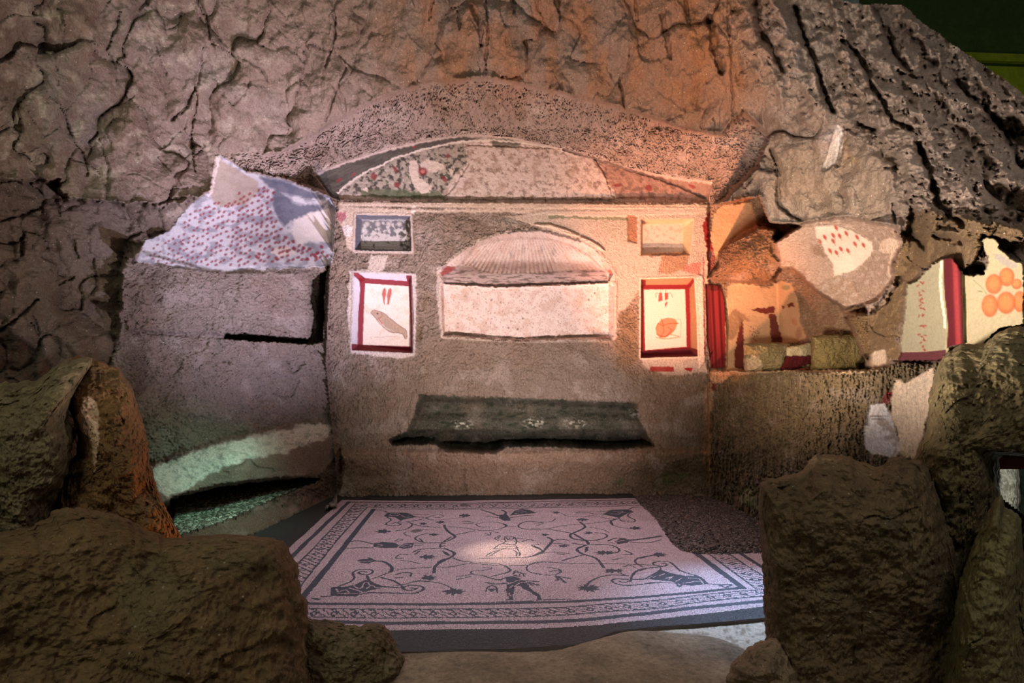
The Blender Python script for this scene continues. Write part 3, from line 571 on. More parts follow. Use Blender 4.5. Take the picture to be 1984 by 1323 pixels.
hilite = mr * ss(.1, .35, fbm2(X / 11, Y / 5, 3)) * np.maximum.reduce([ss(30, 8, np.hypot((X - cx), (Y - cy) * 2.2)) for cx, cy in ((895, 822), (1035, 819), (1115, 819), (1240, 800))]); paint(hilite, (206, 204, 184), .9)  # highlights on the bulge, painted as white patches
LB_G = lab('grave_recess', s > 0)
s = SL(K([(340, 1250), (440, 1280), (640, 1275), (700, 1312), (950, 1322), (1000, 1292), (1500, 1300), (1790, 1290)], 600, 380, 2.6457)); D += .03 * ss(8, 2, s) * (Y > 850)
# bench face below : cracks and algae
m = ss(866, 880, Y) * mbw * ss(1000, 960, Y); paint(m, (150, 120, 96), .6); D += .13 * m * ss(925, 885, Y)
for q in ([(1278, 918), (1310, 910), (1340, 918), (1310, 935), (1285, 940)], [(1190, 930), (1215, 926), (1200, 945)]): paint(ss(-2, 3, S1(q)), (104, 122, 76), .8)
s = S2([(1200, 700), (1376, 730), (1376, 960), (1230, 950), (1240, 820)]); paint(ss(-10, 20, s), (120, 96, 68), .6)
def crack(pts, w, dep, S=SL, c=(50, 38, 30), a=.6):
    global D
    s = S(pts) ; wv = w * (.55 + .9 * ss(-.6, .7, n2(X / 17 + w, Y / 17))); m = ss(wv, wv * .2, s); D -= dep * .8 * m; paint(ss(wv * .6, 0, s), c, a * .6); D += dep * .25 * ss(w * 5, 0, s) * ss(-.3, .5, n2(X / 40, Y / 40))
crack(K([(1245, 30), (1250, 100), (1262, 185)], 560, 900, 3.676), 3, .04)
# ------- right wall paint
red2 = [(1375, 408), (1377, 426), (1373, 442), (1383, 476), (1386, 506), (1381, 522), (1372, 531), (1369, 476), (1360, 436)]
s = S1(red2); paint(ss(-.8, .8, s), (128, 34, 32)); LB_RP1 = lab('red_upper', s > 0)
s_rp = S0([(1367, 550), (1396, 553), (1403, 580), (1408, 640), (1409, 712), (1378, 713), (1370, 660)]); m = ss(-1, 1, s_rp)
t = t * (1 - m) + m * tY(Xd, Yd, 6.40) ; aT *= 1 - m; aR *= 1 - m; aF *= 1 - m
paint(m, (126, 40, 42)); paint(m * ss(1378, 1374, X - (Y - 550) * .04), (92, 26, 28), .9); paint(m * ss(1392, 1396, X - (Y - 550) * .06), (118, 30, 30), .8); D += .03 * m * np.sin(np.clip((X - 1370 - (Y - 550) * .05) / 32, 0, 1) * math.pi * 2.5) ** 2
LB_RP2 = lab('red_pilaster', s_rp > 0); paint(ss(-1, 2, S1([(1366, 550), (1397, 551), (1396, 560), (1380, 564), (1367, 560)])), (84, 30, 28), .9)
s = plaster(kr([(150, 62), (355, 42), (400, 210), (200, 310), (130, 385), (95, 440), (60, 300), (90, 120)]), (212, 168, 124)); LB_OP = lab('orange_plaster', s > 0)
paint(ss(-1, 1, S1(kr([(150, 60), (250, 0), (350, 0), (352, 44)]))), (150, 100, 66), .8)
s_nf = plaster(kr([(180, 640), (260, 615), (480, 650), (560, 600), (640, 625), (682, 720), (700, 900), (745, 1010), (640, 1045), (560, 1060), (300, 1060), (300, 1235), (170, 1235), (172, 900)]), (206, 172, 132)); LB_NF = lab('corner_fresco', s_nf > 0)
for q in ([(345, 808), (400, 800), (430, 795), (520, 788), (515, 830), (470, 838), (430, 830)], [(472, 842), (520, 838), (548, 930), (576, 1042), (498, 1042), (478, 900)], [(265, 850), (290, 868), (300, 1000), (306, 1232), (228, 1222), (230, 1120), (250, 1010), (262, 930)], [(565, 785), (596, 782), (578, 812)], [(610, 770), (656, 755), (656, 785), (616, 792)]):
    s = S1(kr(q)); paint(ss(-.8, .8, s), (96, 22, 24), .95)
paint(ss(-2, 2, S1(kr([(170, 860), (240, 800), (300, 840), (350, 890), (290, 880), (255, 950), (230, 1010), (180, 1020)]))), (150, 120, 90), .85)
for x_, y_ in [(350, 930), (365, 945), (345, 960), (370, 965), (385, 975), (355, 985), (375, 1000), (388, 995), (368, 1015), (385, 1030), (395, 960), (402, 975)]: small_ell(*kr([(x_, y_)])[0], 1.8, 1.1, rs.rand() * 3, (110, 50, 40), .8)
small_ell(*kr([(660, 895)])[0], 5, 8, -.3, (196, 120, 86), .6); small_ell(*kr([(690, 975)])[0], 6, 12, .1, (150, 70, 60), .4); small_ell(*kr([(598, 650)])[0], 8, 5, 0, (120, 132, 96), .7)
pet = kr([(800, 215), (870, 212), (960, 206), (1100, 262), (1210, 330), (1215, 380), (1195, 432), (1130, 490), (1080, 522), (1000, 550), (942, 582), (930, 480), (862, 370), (815, 290)])
s_pt = plaster(pet, (222, 200, 180), a=.97); LB_PF = lab('petal_fresco', s_pt > 0)
for x_, y_ in [(840, 322), (875, 292), (935, 320), (980, 282), (935, 280), (1028, 265), (1105, 292), (1090, 340), (1150, 348), (912, 388), (958, 402), (990, 376), (1040, 388), (955, 225)]:
    c_ = kr([(x_, y_)])[0]; small_ell(c_[0], c_[1], 5.5, 3, 1.0, (176, 62, 52), .92); small_ell(c_[0] + 3, c_[1] + 6, 4, .8, 1.1, (112, 120, 70), .6)
plaster(kr([(530, 310), (640, 250), (800, 215), (815, 290), (862, 370), (930, 480), (940, 580), (830, 635), (755, 610), (735, 520), (640, 470), (540, 440)]), (186, 156, 136), a=.8)
paint(ss(-3, 4, S1(kr([(770, 340), (830, 345), (880, 410), (870, 440), (800, 420), (770, 380)]))), (150, 120, 96), .8)
s = plaster(kr([(1265, 335), (1330, 300), (1425, 318), (1400, 380), (1350, 450), (1338, 580), (1320, 540), (1345, 420), (1280, 400)]), (216, 190, 168))
s = plaster([(1592, 330), (1604, 292), (1622, 240), (1634, 250), (1632, 290), (1618, 318), (1600, 332)], (214, 200, 190)); D -= .06 * ss(6, 1, SL([(1640, 250), (1630, 290), (1622, 320)]))
paint(ss(-2, 3, S1([(1586, 262), (1618, 245), (1620, 270), (1606, 300), (1590, 310)])), (180, 160, 150), .7)
paint(ss(-3, 5, S1([(1636, 262), (1650, 300), (1672, 310), (1650, 322), (1632, 318)])), (170, 138, 100), .7)
s = plaster(kr([(1170, 1150), (1235, 1105), (1300, 1088), (1318, 1150), (1312, 1195), (1200, 1215), (1125, 1250), (1140, 1190)]), (190, 170, 150))
# ledge slab edge
m = ss(6, 2, SL([(1378, 722), (1440, 722), (1500, 718), (1560, 716), (1640, 722), (1700, 716)])); D += .05 * m; paint(m, (176, 150, 116), .7)
paint(ss(-2, 2, S1([(1376, 715), (1420, 724), (1400, 740), (1384, 742), (1380, 800), (1374, 800)])), (196, 160, 126), .7); paint(ss(-1, 1, S1([(1378, 742), (1387, 744), (1386, 756), (1378, 754)])), (120, 40, 36), .9)
m = ss(10, 4, np.abs(X - 1371 + 3 * Wx)) * ss(730, 760, Y) * ss(965, 930, Y); paint(m, (186, 142, 104), .6); D += .03 * m
# green/pale chips low right
paint(ss(-2, 3, S1(k7([(0, 0)]) if False else [(1434, 950), (1446, 943), (1460, 952), (1466, 985), (1452, 982), (1436, 975)])), (150, 150, 108), .7)
# lower shards
for q, c_ in (([(1673, 852), (1684, 784), (1712, 782), (1726, 802), (1735, 830), (1744, 870), (1735, 886), (1692, 880), (1676, 868)], (206, 200, 198)), ([(1728, 762), (1734, 733), (1752, 742), (1790, 722), (1808, 712), (1808, 740), (1800, 790), (1790, 836), (1776, 872), (1770, 890), (1744, 884), (1740, 836), (1728, 806)], (208, 184, 158))):
    plaster(q, c_, a=.95)
paint(ss(-4, 4, S1([(1700, 800), (1735, 830), (1742, 870), (1728, 884), (1716, 850), (1700, 830)])) * ss(-.2, .2, Wx), (150, 132, 122), .8)
s = S1([(1706, 782), (1716, 760), (1730, 760), (1724, 783)]); paint(ss(-.8, .8, s), (120, 26, 34)); line([(1686, 806), (1700, 806), (1720, 805)], (70, 60, 60), .8); line([(1690, 812), (1716, 811)], (70, 60, 60), .6)
# ------- grape fresco
gz = kg([(250, 540), (330, 500), (400, 430), (460, 360), (520, 325), (565, 310), (640, 310), (690, 370), (735, 440), (800, 460), (900, 440), (935, 360), (940, 300), (900, 200), (870, 165), (940, 130), (1020, 150), (1040, 230), (1180, 330), (1252, 350), (1252, 880), (1050, 910), (960, 980), (900, 1050), (720, 1050), (620, 1080), (560, 1185), (180, 1185), (200, 1110), (200, 960), (240, 760), (235, 640)])
s_gz = S1(gz); m = ss(-1.5, 1.5, s_gz); reg(m, tX(Xd, Yd, 2.42)); aT *= 1 - m; aR *= 1 - .9 * m; aF *= 1 - m; aS *= 1 - m
paint(m, (158, 144, 112)); LB_GZ = lab('grape_fresco', s_gz > 0)
s = S0(kg([(250, 540), (400, 430), (520, 325), (555, 315), (560, 700), (590, 900), (575, 1090), (200, 1110), (200, 960), (240, 760)])); paint(ss(-1, 1, s), (128, 120, 96), .8)
s_rc = S0(kg([(563, 312), (640, 308), (690, 365), (722, 440), (730, 700), (738, 1045), (640, 1055), (590, 1085), (604, 900), (590, 760), (572, 620), (566, 480)])); m = ss(-1, 1, s_rc); paint(m, (84, 18, 26)); uc = np.clip((X - (1829 + (Y - 500) * .04)) / 38, 0, 1); paint(m * ss(.35, .5, uc) * ss(.75, .6, uc), (140, 48, 48), .8); paint(m * ss(.8, 1, uc), (130, 40, 42), .7); D += .05 * m * np.sqrt(np.clip(1 - (2 * uc - 1) ** 2, 0, 1)); LB_RC = lab('red_column', s_rc > 0)
line(kg([(545, 330), (540, 480), (545, 640), (570, 800), (575, 900)]), (222, 210, 176), 2.2, .8); line(kg([(728, 460), (738, 700), (748, 1040)]), (150, 150, 90), 1, .7)
s = S0(kg([(200, 1112), (400, 1108), (585, 1090), (590, 1120), (545, 1190), (170, 1190)])); paint(ss(-1, 1, s), (74, 22, 32), .96)
for y_, k in zip([530, 608, 672, 728, 795, 885, 960, 1015, 1075], range(9)):
    for j in range(3):
        c_ = kg([(352 + k * 4 + rs.randn() * 12 + j * 14, y_ + rs.randn() * 12)])[0]; small_ell(c_[0], c_[1], 3.6, 1.6, rs.rand() * 3, (124, 44, 36), .85)
for x_, y_, rx, ry in [(1105, 470, 66, 80), (995, 530, 72, 85), (1190, 530, 45, 45), (1215, 680, 55, 90), (1100, 690, 80, 95), (960, 715, 70, 97)]:
    c_ = kg([(x_, y_)])[0]; small_ell(c_[0], c_[1], rx / 4.4, ry / 4.4, 0, (150, 72, 36), .9, .12); small_ell(c_[0] - 1, c_[1] - 1, rx / 4.4 * .72, ry / 4.4 * .72, 0, (178, 114, 66), .8, .5)
line(kg([(820, 495), (890, 560), (930, 610)]), (120, 124, 84), .9); line(kg([(860, 590), (895, 595)]), (100, 110, 70), 1.2); paint(ss(-1, 1, S1(kg([(985, 270), (1060, 280), (1200, 360), (1190, 400), (1080, 370), (1000, 310)]))), (140, 130, 120), .8)
sgr = kg([(890, 640), (930, 470), (1040, 430), (1110, 390), (1180, 450), (1252, 500), (1252, 760), (1100, 790), (960, 812), (900, 770)])
LB_GR = lab('g_grapes', (S0(sgr) > 0))

# ------- cracks and overhangs traced on the rock
for q, w, d in [([(1010, 0), (1045, 60), (1070, 150), (1085, 225)], 5, .14), ([(615, 60), (590, 150), (545, 255)], 6, .12), ([(545, 255), (590, 340), (600, 430)], 4, .07), ([(280, 270), (300, 400), (300, 440)], 4, .06),
                ([(315, 550), (340, 620), (370, 710), (430, 800), (450, 900)], 5, .12), ([(1000, 450), (960, 540), (885, 610)], 7, .16), ([(1000, 450), (1010, 530), (985, 650), (985, 760), (1000, 880)], 4.5, .12), ([(1100, 230), (1200, 280), (1290, 325), (1350, 370), (1375, 430)], 3.5, .07),
                ([(1035, 250), (1035, 330), (1015, 430)], 3.5, .08), ([(800, 240), (830, 330), (850, 385)], 4, .07), ([(700, 540), (740, 590), (770, 690)], 4, .07), ([(1280, 350), (1275, 450), (1190, 545)], 3, .05),
                ([(500, 680), (520, 740), (550, 860), (555, 960)], 4, .07), ([(1725, 465), (1700, 530), (1670, 620)], 5, .1), ([(0, 935), (200, 920), (265, 960), (330, 1010), (500, 1030), (640, 1045), (760, 1050), (870, 1025), (980, 1010)], 5, .1),
                ([(0, 1130), (100, 1105), (200, 1070)], 6, .12), ([(860, 975), (960, 960)], 3, .06), ([(265, 960), (300, 1080), (350, 1200), (390, 1300)], 4, .06), ([(1100, 400), (1130, 470), (1190, 545)], 3, .05), ([(740, 0), (830, 90), (850, 150), (910, 130), (930, 60)], 4, .07),
                ([(1400, 130), (1500, 220)], 3, .04), ([(1490, 60), (1580, 250)], 3, .04), ([(560, 550), (640, 530), (700, 480)], 3, .05), ([(870, 740), (900, 690), (960, 650)], 3, .04), ([(650, 900), (700, 890), (830, 960)], 3, .05), ([(1690, 0), (1720, 90), (1710, 200)], 3, .05)]:
    crack(k1(q), w * .75, d * .45)
for q, w, d in [([(480, 0), (500, 150), (560, 250), (610, 350)], 11, .16), ([(680, 40), (710, 150), (770, 300), (820, 450), (870, 570)], 8, .18), ([(1080, 40), (1120, 120), (1190, 280)], 7, .12), ([(920, 210), (1010, 300), (1070, 430), (1110, 490), (1170, 600), (1270, 660)], 8, .17), ([(1160, 150), (1190, 280), (1290, 400)], 8, .12), ([(1220, 380), (1330, 400)], 7, .12),
                ([(1510, 420), (1600, 520), (1720, 620), (1840, 850)], 10, .2), ([(1310, 740), (1360, 850), (1400, 980), (1430, 1060), (1530, 1150)], 11, .22), ([(240, 100), (270, 250), (300, 370)], 12, .12), ([(1800, 690), (1900, 760)], 12, .15), ([(1650, 930), (1720, 1020)], 9, .1),
                ([(1020, 640), (1075, 665)], 8, .1), ([(950, 660), (990, 680)], 6, .08), ([(740, 210), (800, 180)], 7, .08), ([(120, 0), (130, 120)], 6, .06), ([(560, 760), (590, 900), (600, 1050), (700, 1130)], 6, .12), ([(1250, 1180), (1330, 1250)], 14, .15), ([(1400, 1210), (1520, 1230)], 12, .15), ([(1180, 1050), (1200, 1180)], 6, .08),
                ([(260, 600), (270, 700), (295, 790), (250, 880)], 2.5, .04), ([(400, 940), (440, 990)], 3, .05), ([(0, 80), (40, 300)], 8, .06), ([(330, 0), (350, 300), (360, 600)], 4, .04)]:
    crack(k3(q), w, d)
for q, w, d in [([(370, 170), (400, 260)], 4, .05), ([(480, 270), (490, 400), (470, 450)], 4, .05), ([(110, 170), (110, 250)], 5, .07), ([(1470, 790), (1500, 850), (1560, 800)], 3, .04), ([(1400, 960), (1480, 980), (1530, 900)], 3, .04), ([(1140, 795), (1190, 800)], 3, .04), ([(160, 600), (200, 660), (170, 560)], 4, .06), ([(0, 640), (80, 580), (190, 480)], 5, .07), ([(300, 400), (380, 360)], 5, .06), ([(1130, 910), (1180, 880)], 2.5, .03)]:
    crack(k4(q), w, d)
for q, w, d in [([(905, 0), (912, 160), (895, 400)], 4, .07), ([(830, 30), (870, 130), (880, 230)], 6, .07), ([(120, 50), (130, 180), (80, 340)], 4, .05), ([(760, 60), (770, 150)], 4, .05), ([(1040, 0), (1050, 60)], 6, .05), ([(1670, 0), (1680, 100)], 5, .05), ([(630, 0), (610, 100)], 4, .05)]:
    crack(K(q, 600, 0, 2.6457), w, d)
crack(kr([(515, 265), (495, 380), (550, 470), (545, 520), (490, 600)]), 3, .07)
crack(kr([(390, 400), (430, 370), (470, 360)]), 2.5, .03)

# ------- colour variation of the upper rocks
m = ss(600, 900, X) * (1 - mslope) * ss(260, 120, Y); paint(m * ss(-.4, .5, fbm2(X / 60, Y / 160, 3)), c_brn, .55)
m = ss(1150, 1350, X) * ss(300, 200, Y) * ss(1560, 1400, X); paint(m, lin((140, 88, 48)), .6)
m = ss(1470, 1520, X) * ss(560, 380, Y) * ss(240, 330, Y) * ss(1760, 1700, X) * (LAB == 0); paint(m, lin((140, 120, 98)), .5)
paint((LAB == 0) * ss(700, 250, X) * ss(.1, .6, fbm2(X / 45 + 4, Y / 45, 4)), lin((178, 166, 146)), .55)
paint((LAB == 0) * ss(.2, .7, fbm2(X / 14 + 40, Y / 30, 4)), lin((112, 88, 74)), .4)

# ------- relief
P0 = P(Xd, Yd, t).astype(f32)
near = np.clip(t / 5.0, .3, 1.3).astype(f32)
Xs = X / near; Ys = Y / near
Dtrace = D.copy()
fw = fbm2(X / 60, Y / 60, 2)
wl = n2(X / 70 + 2, Y / 70) * 40
f0, e0 = facets((X * .9 + Y * .25 + 30 * fw) / 130, (Y * .62 - X * .1 + wl) / 130)
f1, e1 = facets((X + 14 * fw + wl * .3) / 60, (Y * .75 + wl * .4 + 4 * Wx) / 60); f2_, e2 = facets((X + 5 * Wx) / 24, (Y * .8 + 5 * Wy) / 24)
cm = ss(-.1, .5, fbm2(X / 120 + 3, Y / 120, 2))
rock = .10 * fbm3(P0, 1.6, 2) + .024 * fbm3(P0 + 3, 6, 3, .5) + .007 * fbm3(P0, 28, 3, .6)
D += aR * rock.astype(f32)
D += aF * (.055 * f0 + .10 * np.sqrt(np.clip(e0, 0, .4)) + .018 * f1 + .035 * cm * np.sqrt(np.clip(e1, 0, .35)) + .006 * f2_ + .03 * fbm2(X / 48, Y / 60, 3, .5))
ang_up = np.where(X < 940, -.30, .30); ang_dn = 1.15 - .55 * ss(900, 1100, X) + .9 * ss(1300, 1400, X) * ss(700, 730, Y)
th_t = np.where(Y > 400, ang_dn, ang_up) + .5 * fw * .6
cu = X * np.cos(th_t) + Y * np.sin(th_t); cv = -X * np.sin(th_t) + Y * np.cos(th_t)
tm = np.clip(1 - np.abs(fbm2(cu / 24 + .5 * Wx, cv / 6.0 + .35 * Wy, 2, .5)), 0, 1) ** 2.5
big_t = fbm2(X / 34 + 5, Y / 34, 3, .55)
D += STR * np.clip(aT / .45, 0, 1)
gq = n2(cu / 34 + .5 * Wx + .3 * fw, cv / 8.5 + .35 * Wy); gr_ = ss(.20, .0, np.abs(gq)) * ss(-.35, .25, n2(cu / 26 + 9, cv / 15))
D += aT * (.030 * (tm - .5) - .034 * gr_ + .022 * gq + .034 * big_t + .006 * fbm2(X / 7, Y / 7, 2, .6)).astype(f32)
paint(aT * ss(-.1, .6, fbm2(X / 80 + 20, Y / 80, 4)), (134, 112, 92), .55); paint(aT * ss(.1, .7, fbm2(X / 50 + 50, Y / 50, 4)), (190, 176, 164), .35)
# furrowed slope: ribs running down to the right
aa_ = np.radians(72 - 20 * np.clip((X - 1500) / 500, 0, 1.2)); su = (X - 1600) * np.sin(aa_) - (Y - 300) * np.cos(aa_) + 10 * Wx; sv = (X - 1600) * np.cos(aa_) + (Y - 300) * np.sin(aa_)
furr = 1 - np.abs(n2(su / 62 + .25 * fw, sv / 380)) * 2.6
pits = fbm2(X / 20, Y / 16, 4, .6)
D += aS * (.09 * furr + .05 * fbm2(X / 34, Y / 30, 3, .5) + .012 * pits - .05 * ss(.45, .8, pits) - .03 * ss(.3, .8, fbm2(su / 18, sv / 36 + 7, 3, .5))).astype(f32)
paint(aS * ss(.2, .7, -pits), (96, 84, 74), .5)
Dx = D - Dtrace
# displacement runs along the sight line: scale relief by the slant so its height is true
Vb = P(Xd, Yd, t); gu = np.gradient(Vb, axis=1); gv = np.gradient(Vb, axis=0); nn = np.cross(gu, gv); nn /= np.linalg.norm(nn, axis=-1, keepdims=True) + 1e-12
rr = ray(Xd, Yd); rr /= np.linalg.norm(rr, axis=-1, keepdims=True); cs = np.abs((nn * rr).sum(-1))
for _ in range(6): cs = (cs + np.roll(cs, 2, 0) + np.roll(cs, -2, 0) + np.roll(cs, 2, 1) + np.roll(cs, -2, 1)) / 5
fac = np.where(gm, 1, 1 / np.clip(cs, .42, 1)) ** .8
D = (D + Dx * (fac - 1)) * np.where(gm, .3, 1)
t = t - D
V = P(Xd, Yd, t)
V[..., 2] = np.maximum(V[..., 2], -.3)

# hall opening at upper right: no rock there
sil = [(1626, -3), (1645, 5), (1700, 8), (1745, 7), (1765, 22), (1790, 45), (1850, 88), (1900, 122), (1940, 148), (1984, 183), (2100, 260), (3050, 700), (3050, -1000), (1640, -1000)]
open_ = S1(sil, 900) > 0
open_ |= sd([(1939, 886), (2400, 900), (2400, 1500), (1990, 1500), (1990, 1000), (1936, 960)], X, Y) > 0

nx = sh[1]
idx = np.arange(sh[0] * sh[1]).reshape(sh)
q = np.stack([idx[:-1, :-1], idx[1:, :-1], idx[1:, 1:], idx[:-1, 1:]], -1)
fl = LAB[:-1, :-1]; keepf = ~(open_[:-1, :-1] | open_[1:, 1:])
Vf = V.reshape(-1, 3); Cf = np.clip(col.reshape(-1, 3), 0.004, .9)
labname = {}
for i, n in enumerate(NAMES): labname.setdefault(n, []).append(i)
def piece(keys, name, mat, parent=None, loc=None):
    ids = sum((labname[k] for k in keys), [])
    m = np.isin(fl, ids) & keepf
    Q = q[m]
    if len(Q) == 0: return None
    u, inv = np.unique(Q.ravel(), return_inverse=True)
    if loc is None: loc = (0, 0, 0)
    return mk(name, Vf[u], inv.reshape(-1, 4), mat, Cf[u], parent, loc)
for n in ('ceiling', 'wall_back', 'wall_left', 'wall_right', 'floor'):
    setp(piece([n], n, M_ROCK), kind='structure')
WB = bpy.data.objects['wall_back']; CE = bpy.data.objects['ceiling']
ar = piece(['arch_soffit'], 'arch_soffit', M_ROCK, CE); ar['label'] = 'tool-marked rock soffit arching over the lunette'
piece(['grave_recess'], 'grave_recess', M_ROCK, WB)['label'] = 'low dark green recess full of algae-covered rock'
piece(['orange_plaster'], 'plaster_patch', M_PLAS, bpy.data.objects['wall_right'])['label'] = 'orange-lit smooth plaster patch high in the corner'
def ctr(px, py, t_): return tuple(map(float, P(px, py, t_)))
e = thing('lunette_fresco', ctr(1000, 392, 6.3), 'arched lunette fresco with red flowers on dark foliage and bare mottled plaster', 'fresco'); piece(['lunette_fresco'], 'painted_plaster', M_PLAS, e, ctr(1000, 392, 6.3))
e = thing('vault_fresco', ctr(450, 520, 5.3), 'sloping left vault plaster dotted with rows of small dark red petals', 'fresco'); piece(['dotted_vault'], 'painted_plaster', M_PLAS, e, ctr(450, 520, 5.3))
e = thing('wall_niche', ctr(742, 487, 6.4), 'small shallow upper niche with blue-grey stained plaster, left of the shell', 'niche', 'small empty niches'); piece(['small_niche_left'], 'niche_side', M_PLAS, e, ctr(742, 487, 6.4)); piece(['a_back'], 'niche_back', M_PLAS, e, ctr(742, 487, 6.4))
e = thing('wall_niche', ctr(1285, 494, 6.4), 'small shallow upper niche with warm plain plaster above the bread painting', 'niche', 'small empty niches'); piece(['small_niche_right'], 'niche_side', M_PLAS, e, ctr(1285, 494, 6.4)); piece(['b_back'], 'niche_back', M_PLAS, e, ctr(1285, 494, 6.4))
L0 = ctr(742, 683, 6.4); e = thing('painted_niche', L0, 'red-framed rectangular niche painted with a large fish under two small fish', 'niche', 'red-framed painted niches')
piece(['fish_niche'], 'niche_side', M_PLAS, e, L0); piece(['c_frame'], 'red_border', M_PLAS, e, L0); pp_ = piece(['c_panel'], 'painted_panel', M_PLAS, e, L0); piece(['c_fish'], 'fish', M_PLAS, pp_, L0)
for i in labname['c_small_fish']:
    labname['tmp'] = [i]; piece(['tmp'], 'small_fish', M_PLAS, pp_, L0)
L0 = ctr(1295, 693, 6.4); e = thing('painted_niche', L0, 'red-framed rectangular niche painted with a round loaf under two red tassels', 'niche', 'red-framed painted niches')
piece(['bread_niche'], 'niche_side', M_PLAS, e, L0); piece(['d_frame'], 'red_border', M_PLAS, e, L0); pp_ = piece(['d_panel'], 'painted_panel', M_PLAS, e, L0); piece(['d_bread'], 'loaf', M_PLAS, pp_, L0)
for i in labname['d_tassel']:
    labname['tmp'] = [i]; piece(['tmp'], 'tassel', M_PLAS, pp_, L0)
L0 = ctr(1020, 655, 6.4); e = thing('shell_niche', L0, 'wide arched central niche with a fluted shell semi-dome over a pale panel', 'niche')
piece(['shell_niche'], 'niche_surround', M_PLAS, e, L0); piece(['e_panel'], 'back_panel', M_PLAS, e, L0); piece(['e_shell'], 'shell', M_PLAS, e, L0)
L0 = ctr(1388, 713, 6.4); e = thing('painted_pilaster', L0, 'fluted bright red painted pilaster at the right corner of the chamber', 'pilaster'); piece(['red_pilaster'], 'lower_shaft', M_PLAS, e, L0); piece(['red_upper'], 'upper_shaft', M_PLAS, e, L0)
L0 = ctr(1480, 715, 6.5); e = thing('corner_fresco', L0, 'broken buff fresco with dark red bars standing behind the ledge stones', 'fresco'); piece(['corner_fresco'], 'painted_plaster', M_PLAS, e, L0)
L0 = ctr(1640, 580, 5.1); e = thing('petal_fresco', L0, 'white plaster patch with scattered red petals under the right rock overhang', 'fresco'); piece(['petal_fresco'], 'painted_plaster', M_PLAS, e, L0)
L0 = ctr(1850, 698, 3.0); e = thing('grape_fresco', L0, 'fresco with a red column and orange grapes at the far right edge', 'fresco'); piece(['grape_fresco'], 'painted_plaster', M_PLAS, e, L0); piece(['red_column'], 'painted_column', M_PLAS, e, L0); piece(['g_grapes'], 'grapes', M_PLAS, e, L0)

# ================================================================== MOSAIC
MS = 7.936
ORI = {1: (580, 950), 2: (800, 950), 3: (1030, 950), 4: (580, 1080), 5: (800, 1080), 6: (1030, 1080), 7: (1240, 1040)}
def FL(pts, z=0.0):     # photo pixels -> plan
    a = np.array(pts, dtype=np.float64); tt = tZ(a[:, 0], a[:, 1], z); return P(a[:, 0], a[:, 1], tt)[:, :2]
def MP(c, pts): ox, oy = ORI[c]; return FL([(ox + a / MS, oy + b / MS) for a, b in pts])
TS = 0.0073
gx = np.arange(-2.35, 3.0, TS); gy = np.arange(2.45, 6.45, TS)
GX, GY = np.meshgrid(gx, gy)
jr = np.random.RandomState(5)
# courses wander a little
GX = (GX + .0009 * jr.randn(*GX.shape) + .010 * n2(GX * 1.7, GY * 1.7)).astype(f32); GY = (GY + .0009 * jr.randn(*GX.shape) + .010 * n2(GX * 1.7 + 9, GY * 1.7)).astype(f32)
out_line = [(655, 956), (1222, 953), (1229, 962), (1240, 977), (1256, 990), (1275, 1010), (1292, 1038), (1302, 1052), (1318, 1066), (1352, 1073), (1480, 1070), (1530, 1100), (1530, 1190), (1480, 1198), (1354, 1209), (1280, 1214), (1190, 1224), (1130, 1250), (1000, 1257), (780, 1264), (500, 1262), (300, 1262), (250, 1170), (300, 1120), (400, 1075), (491, 1036), (560, 1003)]
Fo = lambda p: FL(p)
inside = sd(Fo(out_line), GX, GY, .1) > 0
GX = np.where(inside, GX, 99); GXi = GX[inside]; GYi = GY[inside]
DK = np.zeros(GXi.shape, f32); PL = np.zeros(GXi.shape, np.int8)    # 0 field,1 margin,2 border,3 vine,4 vase,5 figure,6 leaf
def curve(p): return spl(FL(p), 4)
Lo = [(662, 969.5), (580, 1044.5), (480, 1136), (330, 1290)]; Ld = [(676, 973), (580, 1065), (480, 1168), (350, 1310)]; Lgo = [(688, 976.5), (621.6, 1048), (580, 1090), (500, 1180), (440, 1260)]; Lgi = [(711, 983.5), (658, 1042), (611.5, 1100), (550, 1178), (500, 1245)]; Ldi = [(724, 987), (636.7, 1097.4), (596, 1145.5), (577, 1170)]
Fout = [(662, 969.5), (860, 971), (1030, 969), (1225, 965.7), (1420, 961)]; Fd = [(676, 973.5), (926, 975), (1030, 972.7), (1225, 969), (1420, 965)]; Fgo = [(688, 976.8), (926, 977.5), (1225, 972), (1420, 968)]; Fgi = [(711, 983.8), (926, 985), (1225, 977), (1400, 973)]; Fdi = [(724, 987), (926, 987), (1118, 982.8), (1231, 980), (1290, 978)]
Ndi = [(577, 1170), (830, 1172), (926, 1171), (1050, 1168), (1156, 1164), (1280, 1155), (1366, 1147), (1439, 1140)]; Ngi = [(550, 1179), (800, 1181), (1050, 1179.5), (1156, 1172.6), (1280, 1163.8), (1366, 1152.8), (1478, 1143), (1560, 1133)]; Ngo = [(500, 1196), (596, 1197), (800, 1198), (1050, 1195), (1156, 1187.7), (1280, 1179.5), (1366, 1167), (1478, 1157), (1600, 1142)]; Nd = [(450, 1205), (668, 1206.6), (800, 1208.5), (1050, 1206), (1156, 1199.7), (1280, 1187), (1366, 1177), (1478, 1167), (1600, 1152)]; No = [(400, 1220), (620, 1222), (800, 1221.8), (1050, 1219), (1156, 1212), (1280, 1199.7), (1416, 1185), (1479, 1177), (1640, 1158)]
Rdi = [(1290, 1029), (1351, 1075), (1439, 1140)]; Rgi = [(1320, 1034), (1376, 1076), (1464, 1141.4)]; Rgo = [(1360, 1034), (1416, 1076), (1475.6, 1115.6), (1530, 1150)]; Rd = [(1380, 1036), (1436.6, 1074), (1477, 1100.5), (1570, 1160)]; Ro = [(1400, 1036), (1456, 1074), (1500, 1101), (1600, 1160)]
